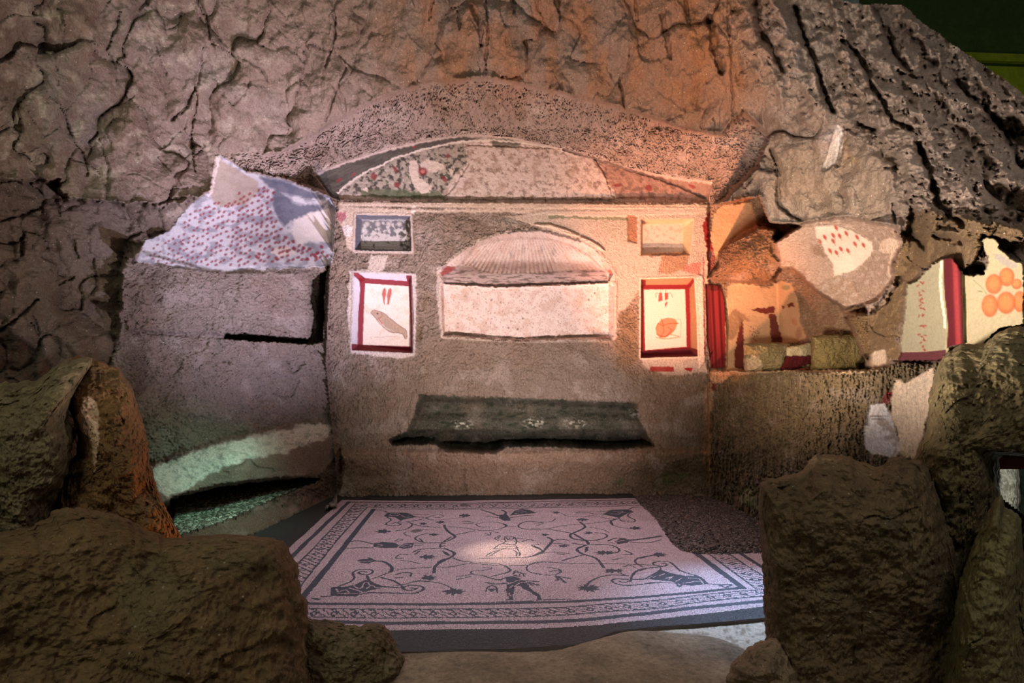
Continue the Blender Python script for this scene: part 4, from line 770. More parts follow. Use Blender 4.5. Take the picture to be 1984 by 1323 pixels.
white = [(662, 969.5), (860, 971), (1030, 969), (1225, 965.7), (1420, 961)] + [(1520, 1060), (1640, 1158)] + No[::-1][1:] + Lo[::-1][1:]
mw = sd(FL(white), GXi, GYi, .3) > 0
PL[~mw] = 1; DK[~mw] = 1
field = sd(FL(Ldi[:-1] + Ndi + Rdi[::-1][1:] + Fdi[::-1]), GXi, GYi, .3)
PL[mw & (field < -.012)] = 2
def dline(p, w, lab_=None, c=1.0, raw=False):
    q_ = spl(p, 6) if raw else curve(p)
    d = -sd(q_, GXi, GYi, w + .02, closed=False); m = (d < w) & (d < 500)
    DK[m] = c
    if lab_ is not None: PL[m] = lab_
# guilloche
def ctr_par(A, B, period, n=None, flip=1):
    A = curve(A); B = curve(B)
    def res(p, k):
        L = np.concatenate([[0], np.cumsum(np.hypot(*np.diff(p, axis=0).T))]); s = np.linspace(0, L[-1], k); return np.stack([np.interp(s, L, p[:, 0]), np.interp(s, L, p[:, 1])], 1), L[-1]
    k = 90; a, La = res(A, k); b, Lb = res(B, k); nper = max(1, round((La + Lb) / 2 / period))
    poly = np.concatenate([a, b[::-1]]); m = (sd(poly, GXi, GYi, .02) > 0)
    x = GXi[m]; y = GYi[m]
    mid = (a + b) / 2; best = np.full(x.shape, 1e9); u = np.zeros(x.shape); v = np.zeros(x.shape)
    for i in range(k - 1):
        e_ = mid[i + 1] - mid[i]; Lq = e_ @ e_
        kk = ((x - mid[i, 0]) * e_[0] + (y - mid[i, 1]) * e_[1]) / Lq; kc = np.clip(kk, 0, 1)
        px_ = mid[i, 0] + kc * e_[0]; py_ = mid[i, 1] + kc * e_[1]; d = (x - px_) ** 2 + (y - py_) ** 2
        wv = b[i] - a[i]; vv_ = ((x - a[i, 0]) * wv[0] + (y - a[i, 1]) * wv[1]) / (wv @ wv)
        mm = d < best; best[mm] = d[mm]; u[mm] = (i + kc[mm]) / (k - 1); v[mm] = vv_[mm]
    U_ = u * nper; 
    sv_ = v * v * (3 - 2 * v)
    pz = (U_ - 1.0 * sv_) % 1.0
    dark = np.zeros(x.shape, bool)
    dark |= (np.abs(pz - .06) < .058) | (np.abs(pz - .48) < .058)
    lens = (pz > .45)
    ue = (U_ - .24 + .5 if flip > 0 else U_ - .24 + .5) % 1 - .5; ey = np.hypot(ue / .21, (v - .5) / .21); dark |= (ey < 1) & (ey > .45)
    dark |= lens & (v < .16) & (pz > .78); dark |= lens & (v > .84) & (pz < .68)
    dark |= (v < .05) | (v > .95)
    D2 = DK[m]; D2[dark] = 1; DK[m] = D2; P2 = PL[m]; P2[:] = 2; PL[m] = P2
ctr_par(Ngi, Ngo, .105); ctr_par(Fgi, Fgo, .13); ctr_par(Lgo, Lgi, .125, flip=-1); ctr_par(Rgi, Rgo, .105)
for p_, w_ in ((Ld, .020), (Ldi, .022), (Fd, .016), (Fdi, .012), (Nd, .020), (Ndi, .017), (Rd, .016), (Rdi, .024)): dline(p_, w_, 2)
for p_ in (Ngi, Ngo, Fgi, Fgo, Lgi, Lgo, Rgi, Rgo): dline(p_, .0062, 2)
def T(c, w, pts, l=3, dk=1.0): dline(MP(c, pts), w * .55, l, dk, raw=True)
def G(c, pts, l=4, dk=1.0):
    m = sd(MP(c, pts), GXi, GYi, .02) > 0; DK[m] = dk; PL[m] = l
def LEAF(c, x, y, rx, ry, a0=0):
    for k, an in enumerate(np.radians([0, 38, -38, 75, -75, 150, 180, 210])):
        r = (1.1, 1.05, 1.05, .9, .9, .45, .4, .45)[k]; an = an + math.radians(a0)
        ux, uy = math.cos(an), math.sin(an)
        tip = (x + rx * r * ux, y + ry * r * uy); px_, py_ = -uy * rx * .085, ux * ry * .14
        G(c, [(x - px_, y - py_), (x + rx * .55 * r * ux - px_ * 1.7, y + ry * .55 * r * uy - py_ * 1.7), tip, (x + rx * .55 * r * ux + px_ * 1.7, y + ry * .55 * r * uy + py_ * 1.7), (x + px_, y + py_)], 6)
W1 = .011; W2 = .015; W3 = .021
# vases
G(1, [(1310, 390), (1360, 350), (1620, 350), (1810, 410), (1600, 455), (1560, 475), (1480, 425), (1310, 408)]); T(1, .008, [(1380, 390), (1420, 365), (1540, 370), (1500, 395), (1400, 395)], 4, 0); T(1, .008, [(1560, 390), (1640, 420), (1720, 410)], 4, 0)
T(1, W2, [(1350, 415), (1410, 460), (1340, 510), (1350, 540), (1500, 550), (1560, 525), (1480, 505), (1420, 520)], 4); T(1, W1, [(1630, 355), (1780, 380), (1984, 375)], 4); T(1, W1, [(1810, 415), (1984, 420)], 4); T(1, W1, [(1570, 470), (1520, 500), (1700, 480), (1984, 430)], 4)
T(1, W2, [(1650, 485), (1740, 530), (1640, 600), (1480, 625)]); LEAF(1, 1340, 635, 190, 40, 180); T(1, W1, [(1600, 660), (1660, 640), (1790, 650)]); T(1, W1, [(1610, 670), (1650, 700), (1710, 710)]); T(1, W1, [(1820, 620), (1984, 600)]); T(1, W1, [(1640, 485), (1800, 535), (1984, 560)]); T(1, W2, [(1200, 320), (1300, 325), (1350, 345)], 4)
T(1, W1, [(1590, 1055), (1480, 1050), (1540, 1000), (1660, 995)]); T(1, W1, [(1550, 1085), (1700, 1100), (1850, 1135)])
G(3, [(1100, 362), (1230, 305), (1480, 300), (1560, 330), (1480, 360), (1345, 430), (1230, 400), (1100, 372)]); T(3, .008, [(1250, 330), (1400, 330), (1330, 370), (1200, 360)], 4, 0); T(3, .007, [(1330, 345), (1450, 345)], 4, 0)
T(3, W2, [(1560, 340), (1490, 370), (1490, 410), (1590, 460), (1550, 490), (1400, 480), (1370, 460), (1490, 465)], 4); T(3, W1, [(1100, 365), (960, 370), (880, 350), (700, 355), (740, 338), (1100, 330), (1230, 308)], 4); T(3, W1, [(1340, 430), (1370, 460)], 4); T(3, W2, [(1500, 300), (1560, 270), (1650, 268)], 4)
G(4, [(480, 470), (570, 460), (700, 465), (850, 430), (1030, 350), (1100, 405), (1250, 460), (1340, 475), (1100, 520), (930, 560), (880, 615), (700, 605), (480, 600)])
for q_ in ([(570, 490), (600, 540), (700, 510), (760, 555), (600, 565)], [(700, 570), (880, 570)], [(760, 480), (900, 520), (960, 545)], [(840, 450), (900, 490), (960, 480), (1000, 400), (1060, 400), (1080, 440)], [(1020, 500), (1120, 440), (1180, 480), (1330, 470)]): T(4, .008, q_, 4, 0)
T(4, W2, [(600, 455), (750, 400), (845, 330), (820, 250), (900, 200), (1000, 190), (1110, 200), (1130, 235), (1070, 265), (960, 265), (910, 240), (960, 225), (1040, 232)], 4); T(4, W2, [(930, 580), (1100, 555), (1500, 565), (1780, 560), (1900, 510), (1880, 460), (1750, 440), (1630, 460), (1600, 500), (1700, 525), (1790, 495), (1720, 480)], 4)
T(4, W2, [(1040, 285), (1080, 370), (1250, 450), (1560, 480), (1570, 450)], 4); G(4, [(160, 630), (340, 635), (290, 672)], 4); T(4, W2, [(340, 610), (480, 600)], 4)
G(7, [(150, 650), (300, 500), (450, 555), (700, 610), (900, 610), (1000, 670), (1070, 735), (780, 757), (640, 742), (480, 690), (150, 657)])
for q_ in ([(200, 630), (320, 545)], [(300, 600), (380, 570)], [(400, 640), (500, 615), (440, 660)], [(560, 690), (640, 640)], [(660, 720), (900, 690), (980, 730)], [(740, 640), (900, 655), (960, 700)]): T(7, .008, q_, 4, 0)
T(7, W2, [(860, 605), (650, 540), (560, 480), (460, 400), (340, 385), (220, 400), (210, 430), (300, 460), (400, 450), (400, 420), (340, 420)], 4); T(7, W1, [(0, 740), (230, 705), (540, 715)], 4); T(7, W2, [(560, 720), (600, 770), (640, 740), (600, 700), (560, 720)], 4); T(7, W1, [(0, 530), (150, 480), (290, 470), (310, 510), (100, 640), (0, 655)], 4); T(7, W1, [(0, 340), (170, 300)]); LEAF(7, 260, 285, 170, 42, 0); T(7, W2, [(1060, 735), (1230, 750), (1400, 745), (1310, 790), (1230, 755)], 4)
# vines
T(4, W1, [(1130, 335), (1390, 235), (1600, 185), (1980, 165)]); T(4, W3, [(1190, 62), (1300, 75), (1420, 160), (1400, 230)]); T(4, W2, [(1260, 315), (1450, 370), (1560, 440)]); T(4, W1, [(1450, 445), (1600, 430), (1830, 370), (1980, 385)]); T(4, W2, [(1480, 270), (1560, 250), (1640, 240), (1720, 250), (1710, 300)]); T(4, W2, [(1490, 320), (1580, 315)], 6); G(4, [(880, 45), (1000, 25), (1130, 30), (1180, 60), (1060, 100), (950, 90)], 6); T(4, .014, [(1060, 10), (1180, 60)], 6); T(4, .007, [(900, 65), (1120, 60)], 6, 0)
T(5, W1, [(0, 385), (200, 375), (400, 400), (520, 440), (610, 490)]); LEAF(5, 620, 520, 210, 80, 90); LEAF(5, 620, 530, 190, 50, 0); LEAF(5, 200, 325, 180, 60, -20); 
T(5, W3, [(320, 240), (340, 150), (420, 90), (600, 0)]); T(5, W2, [(610, 15), (740, 60), (900, 80)]); T(5, W1, [(0, 175), (280, 160)]); T(5, W1, [(390, 160), (560, 155), (800, 110), (1060, 90), (1280, 100), (1430, 140), (1500, 200), (1430, 250), (1210, 300)]); T(5, W2, [(1430, 140), (1500, 200), (1440, 245)]); T(5, W1, [(1060, 110), (1300, 130)]); T(5, W1, [(1100, 160), (1200, 150), (1200, 180), (1060, 205), (930, 210), (890, 240), (930, 265), (1090, 290)])
T(5, W1, [(670, 300), (890, 265)]); T(5, W2, [(680, 340), (770, 325)], 6); T(5, W2, [(820, 310), (880, 300)], 6); T(5, W1, [(1984, 80), (1800, 110), (1745, 170), (1800, 230), (1984, 270)]); T(5, W1, [(1490, 130), (1740, 125)]); T(5, W1, [(1300, 690), (1850, 680)])
T(2, W3, [(480, 540), (520, 620), (640, 710), (620, 750)]); T(2, W2, [(620, 750), (480, 800), (200, 810), (60, 770), (40, 730), (120, 690), (250, 660)]); LEAF(2, 290, 685, 120, 28, 0); T(2, W2, [(650, 695), (800, 660), (950, 625)]); T(2, W1, [(540, 570), (700, 575), (960, 610), (1100, 625), (1300, 610), (1440, 560), (1400, 520), (1200, 490), (1000, 515), (980, 540), (1050, 570), (1180, 570)]); T(2, W2, [(1360, 590), (1430, 560), (1390, 525)]); T(2, W1, [(1460, 570), (1600, 570)]); T(2, W2, [(1984, 605), (1700, 600), (1620, 550), (1700, 495), (1800, 482), (1984, 500)])
T(2, W2, [(480, 790), (590, 725)], 6); T(2, W2, [(100, 745), (150, 790)], 6); T(2, W2, [(420, 885), (430, 825), (490, 820)], 6); T(2, W2, [(430, 870), (490, 860)], 6); T(2, W2, [(0, 960), (100, 915), (300, 900), (500, 905)]); T(2, W3, [(500, 905), (620, 960), (630, 1000), (560, 1050), (430, 1090), (340, 1190)]); LEAF(2, 170, 1030, 190, 48, 0); G(2, [(450, 930), (520, 960), (580, 1010), (540, 1018), (470, 975)], 6); T(2, W2, [(30, 990), (100, 940)], 6); T(2, W1, [(0, 520), (150, 555), (430, 575)])
LEAF(2, 760, 395, 130, 40, 0); T(2, W1, [(200, 435), (240, 410), (380, 375), (470, 400), (400, 425), (290, 410)]); T(2, W1, [(220, 440), (300, 460), (500, 455), (760, 425)]); LEAF(2, 400, 495, 110, 28, 0); T(2, W1, [(0, 480), (200, 435)]); LEAF(2, 180, 515, 90, 26, 180); T(2, W2, [(760, 485), (830, 480), (930, 495)], 6); T(2, W2, [(770, 510), (930, 508)], 6); T(2, W1, [(1020, 1055), (1500, 1045), (1800, 1030), (1920, 980), (1984, 950)]); T(2, W2, [(1900, 1000), (1984, 950)]); T(2, W1, [(1984, 930), (1850, 870), (1840, 845), (1950, 835)])
T(3, W1, [(470, 360), (560, 400), (800, 410), (960, 395), (1200, 440), (1300, 445)]); LEAF(3, 400, 345, 90, 26, 180); LEAF(3, 780, 445, 120, 42, 90); T(3, W3, [(1320, 440), (1220, 480), (1250, 540)]); T(3, W1, [(1250, 540), (1370, 580), (1480, 590)]); LEAF(3, 1560, 590, 150, 36, 0); T(3, W3, [(740, 490), (820, 560), (760, 610), (640, 660), (590, 700), (640, 750), (820, 780)]); T(3, W2, [(820, 780), (1000, 775), (1130, 740), (1160, 700), (1100, 670), (980, 655)]); LEAF(3, 900, 660, 110, 32, 180); T(3, W3, [(660, 680), (760, 740), (860, 800), (870, 830)], 6)
T(3, W1, [(0, 600), (230, 600), (500, 545), (800, 525), (1100, 490), (1220, 465)]); T(3, W2, [(270, 605), (600, 660)]); T(3, W3, [(250, 730), (320, 780), (240, 880), (150, 970), (0, 1025)]); T(3, W2, [(320, 790), (420, 765), (560, 775)]); T(3, W2, [(300, 820), (450, 830), (580, 850)], 6); LEAF(3, 460, 860, 110, 30, 30); T(3, W2, [(40, 860), (130, 910), (160, 940)]); T(3, W2, [(640, 820), (800, 845), (1100, 840), (1260, 860), (1350, 915), (1320, 960), (1240, 975)]); T(3, W3, [(830, 850), (710, 900), (710, 940), (800, 990), (950, 1030), (1040, 1090), (1110, 1190)]); LEAF(3, 1120, 965, 150, 45, 180); LEAF(3, 1150, 965, 120, 40, 0)
G(3, [(820, 880), (880, 870), (870, 930), (820, 965)], 6); T(3, W1, [(0, 1020), (300, 960), (600, 985)]); T(3, W2, [(470, 1090), (780, 1000)], 6); T(3, W1, [(0, 1135), (120, 1105), (600, 1130), (1100, 1130), (1984, 1160)]); T(3, W2, [(1430, 930), (1550, 990), (1420, 995)]); T(3, W1, [(1240, 1075), (1400, 1045)]); T(3, W2, [(1984, 985), (1850, 1005), (1640, 1050), (1590, 1110), (1700, 1180)]); T(3, W1, [(900, 570), (1100, 610), (1180, 650)]); T(3, W1, [(40, 510), (180, 510), (80, 555)]); T(3, W1, [(0, 490), (280, 490), (370, 440)]); T(3, W2, [(400, 985), (500, 1000)], 6); LEAF(3, 230, 690, 90, 25, 180); LEAF(3, 1920, 985, 110, 35, 0)
LEAF(6, 1260, 215, 170, 48, 180); LEAF(6, 1320, 215, 90, 45, 0); T(6, W1, [(1340, 250), (1480, 290)]); T(6, W2, [(840, 450), (900, 380), (1050, 310), (1250, 280), (1480, 290)]); LEAF(6, 870, 480, 190, 75, 20); LEAF(6, 840, 475, 150, 60, 180); T(6, W1, [(0, 240), (150, 270), (340, 275), (450, 230), (420, 185), (230, 150)]); T(6, W2, [(400, 255), (450, 220), (420, 185)]); T(6, W1, [(280, 225), (350, 205), (420, 215)]); T(6, W2, [(370, 290), (410, 350), (370, 365)], 6); T(6, W2, [(410, 300), (520, 400)], 6); T(6, W2, [(430, 300), (590, 335)], 6)
T(6, W2, [(1480, 345), (1290, 340), (1235, 370), (1300, 410), (1500, 435), (1984, 385)], 4); T(6, W1, [(1480, 345), (1510, 375), (1400, 390), (1350, 375)], 4); T(6, W2, [(1520, 370), (1560, 270), (1680, 190), (1960, 150)]); T(6, W1, [(1560, 345), (1800, 330), (1984, 230)], 4); T(6, W1, [(1420, 150), (1500, 125), (1600, 165)]); T(6, W1, [(180, 660), (600, 645)])
# figures
FG = .010
for q_ in ([(1340, 700), (1260, 755), (1380, 800)], [(1345, 715), (1310, 755), (1400, 770)], [(1100, 690), (1180, 700), (1210, 645), (1320, 660)], [(1110, 665), (1170, 690)], [(1400, 740), (1420, 790), (1400, 830), (1560, 840), (1590, 790), (1570, 730)], [(1420, 720), (1480, 715), (1550, 725), (1530, 760), (1450, 755), (1420, 730)],
           [(1240, 910), (1330, 845), (1400, 830), (1560, 850), (1600, 900), (1480, 915), (1390, 905), (1240, 910)], [(1330, 925), (1220, 960), (1130, 1015), (1190, 1020), (1270, 965), (1420, 900)], [(1550, 930), (1600, 975), (1590, 1015), (1645, 1010), (1630, 950), (1590, 890)], [(1590, 790), (1660, 800), (1780, 760), (1880, 780)], [(1600, 740), (1700, 750), (1780, 760)], [(1420, 800), (1500, 780), (1580, 800)], [(1360, 870), (1450, 880), (1560, 875)], [(1440, 740), (1460, 770), (1490, 740)]): T(2, FG, q_, 5)
G(5, [(1440, 310), (1540, 298), (1640, 330), (1720, 375), (1600, 405), (1500, 412), (1430, 385)], 5); T(5, W2, [(1440, 322), (1330, 358), (1200, 330), (1080, 288)], 5); T(5, W2, [(1440, 412), (1250, 418), (1130, 395)], 5); T(5, W1, [(1120, 530), (1150, 470), (1230, 440), (1290, 490), (1300, 550)], 5); G(5, [(1140, 490), (1280, 490), (1210, 540)], 5)
G(5, [(1450, 425), (1560, 420), (1570, 480), (1550, 560), (1530, 620), (1560, 668), (1420, 668), (1480, 640), (1430, 520)], 5); G(5, [(1640, 440), (1740, 395), (1820, 500), (1900, 550), (1955, 590), (1980, 665), (1900, 675), (1910, 620), (1800, 540), (1700, 500)], 5); G(5, [(1500, 400), (1720, 370), (1760, 430), (1640, 450), (1520, 470)], 5)
for q_ in ([(1720, 370), (1930, 385)], [(1760, 400), (1840, 440)], [(1800, 400), (1930, 440)]): T(5, W2, q_, 5)
for q_ in ([(1500, 410), (1640, 360), (1700, 350)], [(1560, 460), (1660, 400), (1740, 400)], [(1480, 560), (1500, 600)], [(1490, 480), (1540, 440)]): T(5, .008, q_, 5, 0)
for q_ in ([(1540, 265), (1580, 212), (1620, 235), (1560, 245)], [(1600, 290), (1540, 285)], [(1610, 225), (1680, 250), (1710, 300)], [(1660, 250), (1735, 260)], [(1560, 295), (1640, 300), (1640, 260)]): T(5, W1, q_, 5)
G(2, [(1490, 392), (1560, 320), (1680, 290), (1800, 310), (1905, 358), (1700, 372), (1560, 382)], 5); G(2, [(1330, 380), (1440, 368), (1490, 430), (1500, 472), (1400, 472), (1320, 430)], 5); T(2, W3, [(1060, 310), (1200, 350), (1320, 395)], 5); T(2, W3, [(1370, 310), (1430, 345), (1400, 385)], 5); T(2, W2, [(1130, 400), (1300, 420)], 5); T(2, W2, [(1480, 430), (1680, 400), (1850, 390)], 5)
for q_ in ([(1580, 330), (1660, 320), (1750, 340)], [(1560, 360), (1700, 350)]): T(2, .007, q_, 5, 0)
T(1, W2, [(730, 905), (900, 890), (1130, 890)], 5); T(1, W2, [(800, 795), (910, 780), (1140, 830)], 5); G(1, [(1140, 822), (1280, 800), (1450, 810), (1540, 850), (1500, 890), (1300, 892), (1140, 880)], 5); G(1, [(1520, 880), (1620, 820), (1770, 808), (1740, 885), (1600, 908)], 5); T(1, .008, [(1570, 870), (1640, 835), (1720, 850), (1600, 885)], 5, 0); T(1, .008, [(1200, 830), (1280, 850), (1200, 870)], 5, 0)
T(1, W1, [(1480, 780), (1540, 755), (1590, 770), (1500, 795)], 5); T(1, W1, [(1780, 810), (1900, 830)], 5); T(1, W1, [(1780, 850), (1880, 850)], 5)
G(3, [(1280, 790), (1380, 748), (1500, 765), (1480, 812), (1330, 835)], 5); T(3, .03, [(1500, 778), (1700, 752), (1980, 708)], 5); T(3, W2, [(1450, 750), (1300, 745), (1180, 785)], 5); T(3, W2, [(1500, 800), (1750, 815), (1900, 790), (1984, 765)], 5); T(3, W1, [(1200, 812), (1270, 822)], 5); T(3, .008, [(1300, 800), (1420, 775)], 5, 0)
# tesserae as real little stone tops, tilted a hair, over a mortar bed
n = len(GXi); hs = TS * .455
jit = jr.rand(n, 4, 2) * TS * .16 - TS * .08
cor = np.array([(-1, -1), (1, -1), (1, 1), (-1, 1)]) * hs
vx = GXi[:, None] + cor[None, :, 0] + jit[..., 0]; vy = GYi[:, None] + cor[None, :, 1] + jit[..., 1]
tilt = jr.randn(n, 2) * .035
vz = .004 + cor[None, :, 0] * tilt[:, :1] + cor[None, :, 1] * tilt[:, 1:] + (.0035 * n2(GXi * 3, GYi * 3))[:, None]
TV = np.stack([vx, vy, vz], -1)
lt = lin((196, 174, 176)); dkc = lin((72, 80, 88))
tcol = np.where(DK[:, None] > .5, dkc, lt) * (1 + .14 * jr.randn(n, 1)); tcol = np.where(PL[:, None] == 1, lin((50, 54, 52)) * (1 + .15 * jr.randn(n, 1)), tcol)
stain = n2(GXi * 1.3 + 5, GYi * 1.3); tcol *= (1 - .12 * np.clip(stain, 0, 1))[:, None]
L0 = np.array([0.3, 4.6, 0.0])
mo = thing('floor_mosaic', tuple(L0), 'violet-white floor mosaic with black vines, vases, dancing figures and a braided border', 'mosaic')
for k, nm in ((0, 'field'), (1, 'black_margin'), (2, 'braided_border'), (3, 'vine_scroll'), (4, 'vase'), (5, 'figure'), (6, 'vine_leaf')):
    sel = PL == k
    if nm in ('vase', 'figure'):
        cx_, cy_ = .28, 4.45
        if nm == 'vase': grp = (GXi > cx_).astype(int) * 2 + (GYi > cy_)
        else:
            fc = np.array([FL([p_])[0] for p_ in ((980, 1062), (1000, 1140), (985, 997), (735, 1058), (1230, 1045))]); grp = np.argmin((GXi[:, None] - fc[:, 0]) ** 2 + (GYi[:, None] - fc[:, 1]) ** 2, 1)
        gs = [(sel & (grp == g)) for g in range(grp.max() + 1)]
    else: gs = [sel]
    for m_ in gs:
        c_ = int(m_.sum())
        if c_ == 0: continue
        o = mk(nm, TV[m_].reshape(-1, 3), np.arange(c_ * 4).reshape(-1, 4), M_TESS, np.repeat(np.clip(tcol[m_], .003, 1), 4, 0), mo, L0, smooth=False); o['kind'] = 'stuff'
ol = FL(out_line); 
import bmesh
bm = bmesh.new(); bv = [bm.verts.new((x - L0[0], y - L0[1], .0012)) for x, y in ol]; f_ = bm.faces.new(bv); r_ = bmesh.ops.extrude_face_region(bm, geom=[f_]); bmesh.ops.translate(bm, verts=[v for v in r_['geom'] if isinstance(v, bmesh.types.BMVert)], vec=(0, 0, -.06)); bmesh.ops.recalc_face_normals(bm, faces=bm.faces)
me = bpy.data.meshes.new('mortar_bed'); bm.to_mesh(me); bm.free(); me.materials.append(mat_col('mortar', .95, .2, 200, const=(104, 94, 90))); o = bpy.data.objects.new('mortar_bed', me); sc.collection.objects.link(o); o.parent = mo; o.location = (0, 0, 0)

# ================================================================== GRAVEL
ico_v = None
def ico():
    b = bmesh.new(); bmesh.ops.create_icosphere(b, subdivisions=1, radius=1); v = np.array([x.co for x in b.verts]); f = np.array([[w.index for w in x.verts] for x in b.faces]); b.free(); return v, f
IV, IF = ico()
def pebbles(name, label, poly, z0, n, r, cols, seed, heap=0, squash=.7):
    r_ = np.random.RandomState(seed); pl_ = np.array(poly); mn = pl_.min(0); mx = pl_.max(0)
    pts = []; 
    q_ = r_.rand(n * 4, 2) * (mx - mn) + mn; s_ = sd(pl_, q_[:, 0].astype(f32), q_[:, 1].astype(f32), 1); k = (s_ > r * .3); q_ = q_[k][:n]; s_ = s_[k][:n]
    n = len(q_); rad = r * (.5 + r_.rand(n) ** 2); R = r_.randn(n, 3, 3); R, _ = np.linalg.qr(R)
    Vv = IV[None] * (rad[:, None, None] * np.stack([np.ones(n), .75 + .4 * r_.rand(n), .55 + .3 * r_.rand(n)], 1)[:, None])
    Vv = np.einsum('nij,nkj->nki', R, Vv); Vv[..., 2] *= squash
    Vv[..., 0] += q_[:, :1]; Vv[..., 1] += q_[:, 1:]; Vv[..., 2] += (z0 + heap * np.minimum(s_ / .15, 1) + r_.rand(n) * r * .6)[:, None]
    Tt = (IF[None] + np.arange(n)[:, None, None] * len(IV)).reshape(-1, 3)
    cc = np.array([lin(c) for c in cols])[r_.randint(len(cols), size=n)] * (.6 + .8 * r_.rand(n, 1))
    lo = np.array([*pl_.mean(0), z0]); o = mk(name, Vv.reshape(-1, 3), None, M_PEB, np.repeat(cc, len(IV), 0), None, lo, smooth=False, T=Tt)
    return setp(o, label, 'gravel', kind='stuff')
gpoly = FL([(1228, 961), (1300, 960), (1378, 964), (1440, 985), (1478, 1010), (1500, 1040), (1500, 1072), (1352, 1075), (1318, 1068), (1302, 1054), (1292, 1040), (1275, 1012), (1256, 992), (1240, 979)])
pebbles('gravel_patch', 'dark brown fine gravel filling the broken right corner of the mosaic', gpoly, .0, 15000, .013, [(70, 58, 52), (54, 46, 42), (96, 84, 76), (62, 50, 46)], 3, .02)
gp = FL([(340, 968), (420, 945), (490, 936), (560, 928), (618, 927), (605, 935), (529, 966), (450, 1003), (353, 1035), (335, 1042)], .13)
pebbles('gravel_bed', 'green-lit glinting gravel in the trench behind the left curb', gp, .125, 9000, .016, [(150, 160, 140), (110, 116, 100), (90, 92, 78), (186, 190, 170)], 8, .0)

# ================================================================== NEAR ROCKS (closed solids)
def rock(name, label, outline, t0, thick, cen=None, bulge=.35, seed=0, tint=(120, 100, 74), na=420, nr=150, slope=(0, 0), rough=1.0, pts=None, patches=(), power=2.6, cat='rock'):
    o_ = spl(list(outline) + [outline[0]], 8); cen = np.array(cen if cen else np.mean(outline, 0), dtype=np.float64)
    L = np.concatenate([[0], np.cumsum(np.hypot(*np.diff(o_, axis=0).T))]); s_ = np.linspace(0, L[-1], na, endpoint=False); ox = np.interp(s_, L, o_[:, 0]); oy = np.interp(s_, L, o_[:, 1])
    jn = fbm2(s_ / 22 + seed, s_ * 0 + seed, 4, .6) * 5 * rough; dx = ox - cen[0]; dy = oy - cen[1]; dl = np.hypot(dx, dy); ox += dx / dl * jn; oy += dy / dl * jn
    fr_ = np.linspace(0, 1, nr) ** .8; bk = np.linspace(1, 0, 14)[1:-1]
    def surf(r, sgn):
        px_ = cen[0] + (ox - cen[0]) * r[:, None]; py_ = cen[1] + (oy - cen[1]) * r[:, None]
        prof = (1 - r[:, None] ** power) ** (1 / 2.0)
        tt = t0 + slope[0] * (px_ - cen[0]) + slope[1] * (py_ - cen[1])
        if pts is not None: tt = tps(pts, px_, py_)
        if sgn > 0: tt = tt + bulge * .5 - bulge * prof
        else: tt = tt + bulge * .5 + thick * prof
        return px_, py_, tt, prof
    a_ = surf(fr_, 1); b_ = surf(bk, -1)
    px_ = np.concatenate([a_[0], b_[0]]); py_ = np.concatenate([a_[1], b_[1]]); tt = np.concatenate([a_[2], b_[2]]); prof = np.concatenate([a_[3], b_[3]])
    sg = np.ones(px_.shape); sg[nr:] = -1
    p3 = P(px_, py_, tt).astype(f32) + seed * 3.1
    f_1, e_1 = facets((px_ + 20 * n2(px_ / 50, py_ / 50)) / 110 + seed, (py_ + 20 * n2(px_ / 50 + 7, py_ / 50)) / 110); f_2, e_2 = facets(px_ / 36 + seed, py_ / 36 + seed)
    dd = .09 * fbm3(p3, 2.5, 2) + .04 * fbm3(p3, 9, 4, .55) + .012 * fbm3(p3, 45, 3, .6) + .018 * f_1 + .005 * f_2 + .02 * fbm2(px_ / 60 + seed, py_ / 40, 3)
    tt = tt - sg * dd * rough * np.clip(prof * 3, 0, 1) * t0 / 3.2
    cl = lin(tint) * (1 + .35 * np.clip(fbm3(p3, 5, 4), -1, 1))[..., None]; g_ = ss(.0, .5, fbm3(p3 + 7, 3, 3))[..., None]; cl = cl * (1 - .3 * g_) + lin((110, 106, 78)) * .3 * g_
    w1 = n2(px_ / 9, py_ / 9) * 4
    for q_, c_ in patches:
        m = ss(-2, 2, sd(q_, (px_ + w1).astype(f32), (py_ + w1).astype(f32), 20))[..., None] * (sg > 0)[..., None]; cl = cl * (1 - m) + lin(c_) * m
    Vv = P(px_, py_, tt); N_ = px_.shape[0]
    Vv = Vv.reshape(-1, 3); cl = cl.reshape(-1, 3)
    # collapse first ring and last ring to a centre point by quads
    i = np.arange(N_ - 1)[:, None] * na; j = np.arange(na)[None]; j2 = (j + 1) % na
    Qd = np.stack([i + j, i + j2, i + na + j2, i + na + j], -1).reshape(-1, 4)[:, ::-1]
    # back cap
    bc = Vv[-na:].mean(0); Vv = np.concatenate([Vv, bc[None]]); cl = np.concatenate([cl, cl[-1:]])
    cid = len(Vv) - 1; k_ = (N_ - 1) * na; jj = np.arange(0, na, 2); cap = np.stack([k_ + jj, k_ + (jj + 1) % na, k_ + (jj + 2) % na, np.full(len(jj), cid)], -1)[:, ::-1]
    lo = Vv.mean(0); lo[2] = Vv[:, 2].min()
    o = mk(name, Vv, np.concatenate([Qd, cap]), M_FORE, np.clip(cl, .004, .9), None, lo)
    return setp(o, label, cat)
rock('boulder', 'shadowed olive-brown boulder at the left edge behind the front block', [(-160, 760), (0, 742), (70, 735), (120, 700), (165, 692), (180, 700), (150, 750), (132, 800), (142, 850), (128, 930), (100, 985), (85, 1060), (60, 1120), (-160, 1120)], 2.95, .6, cen=(10, 900), seed=1, tint=(136, 120, 92), na=360, nr=130)
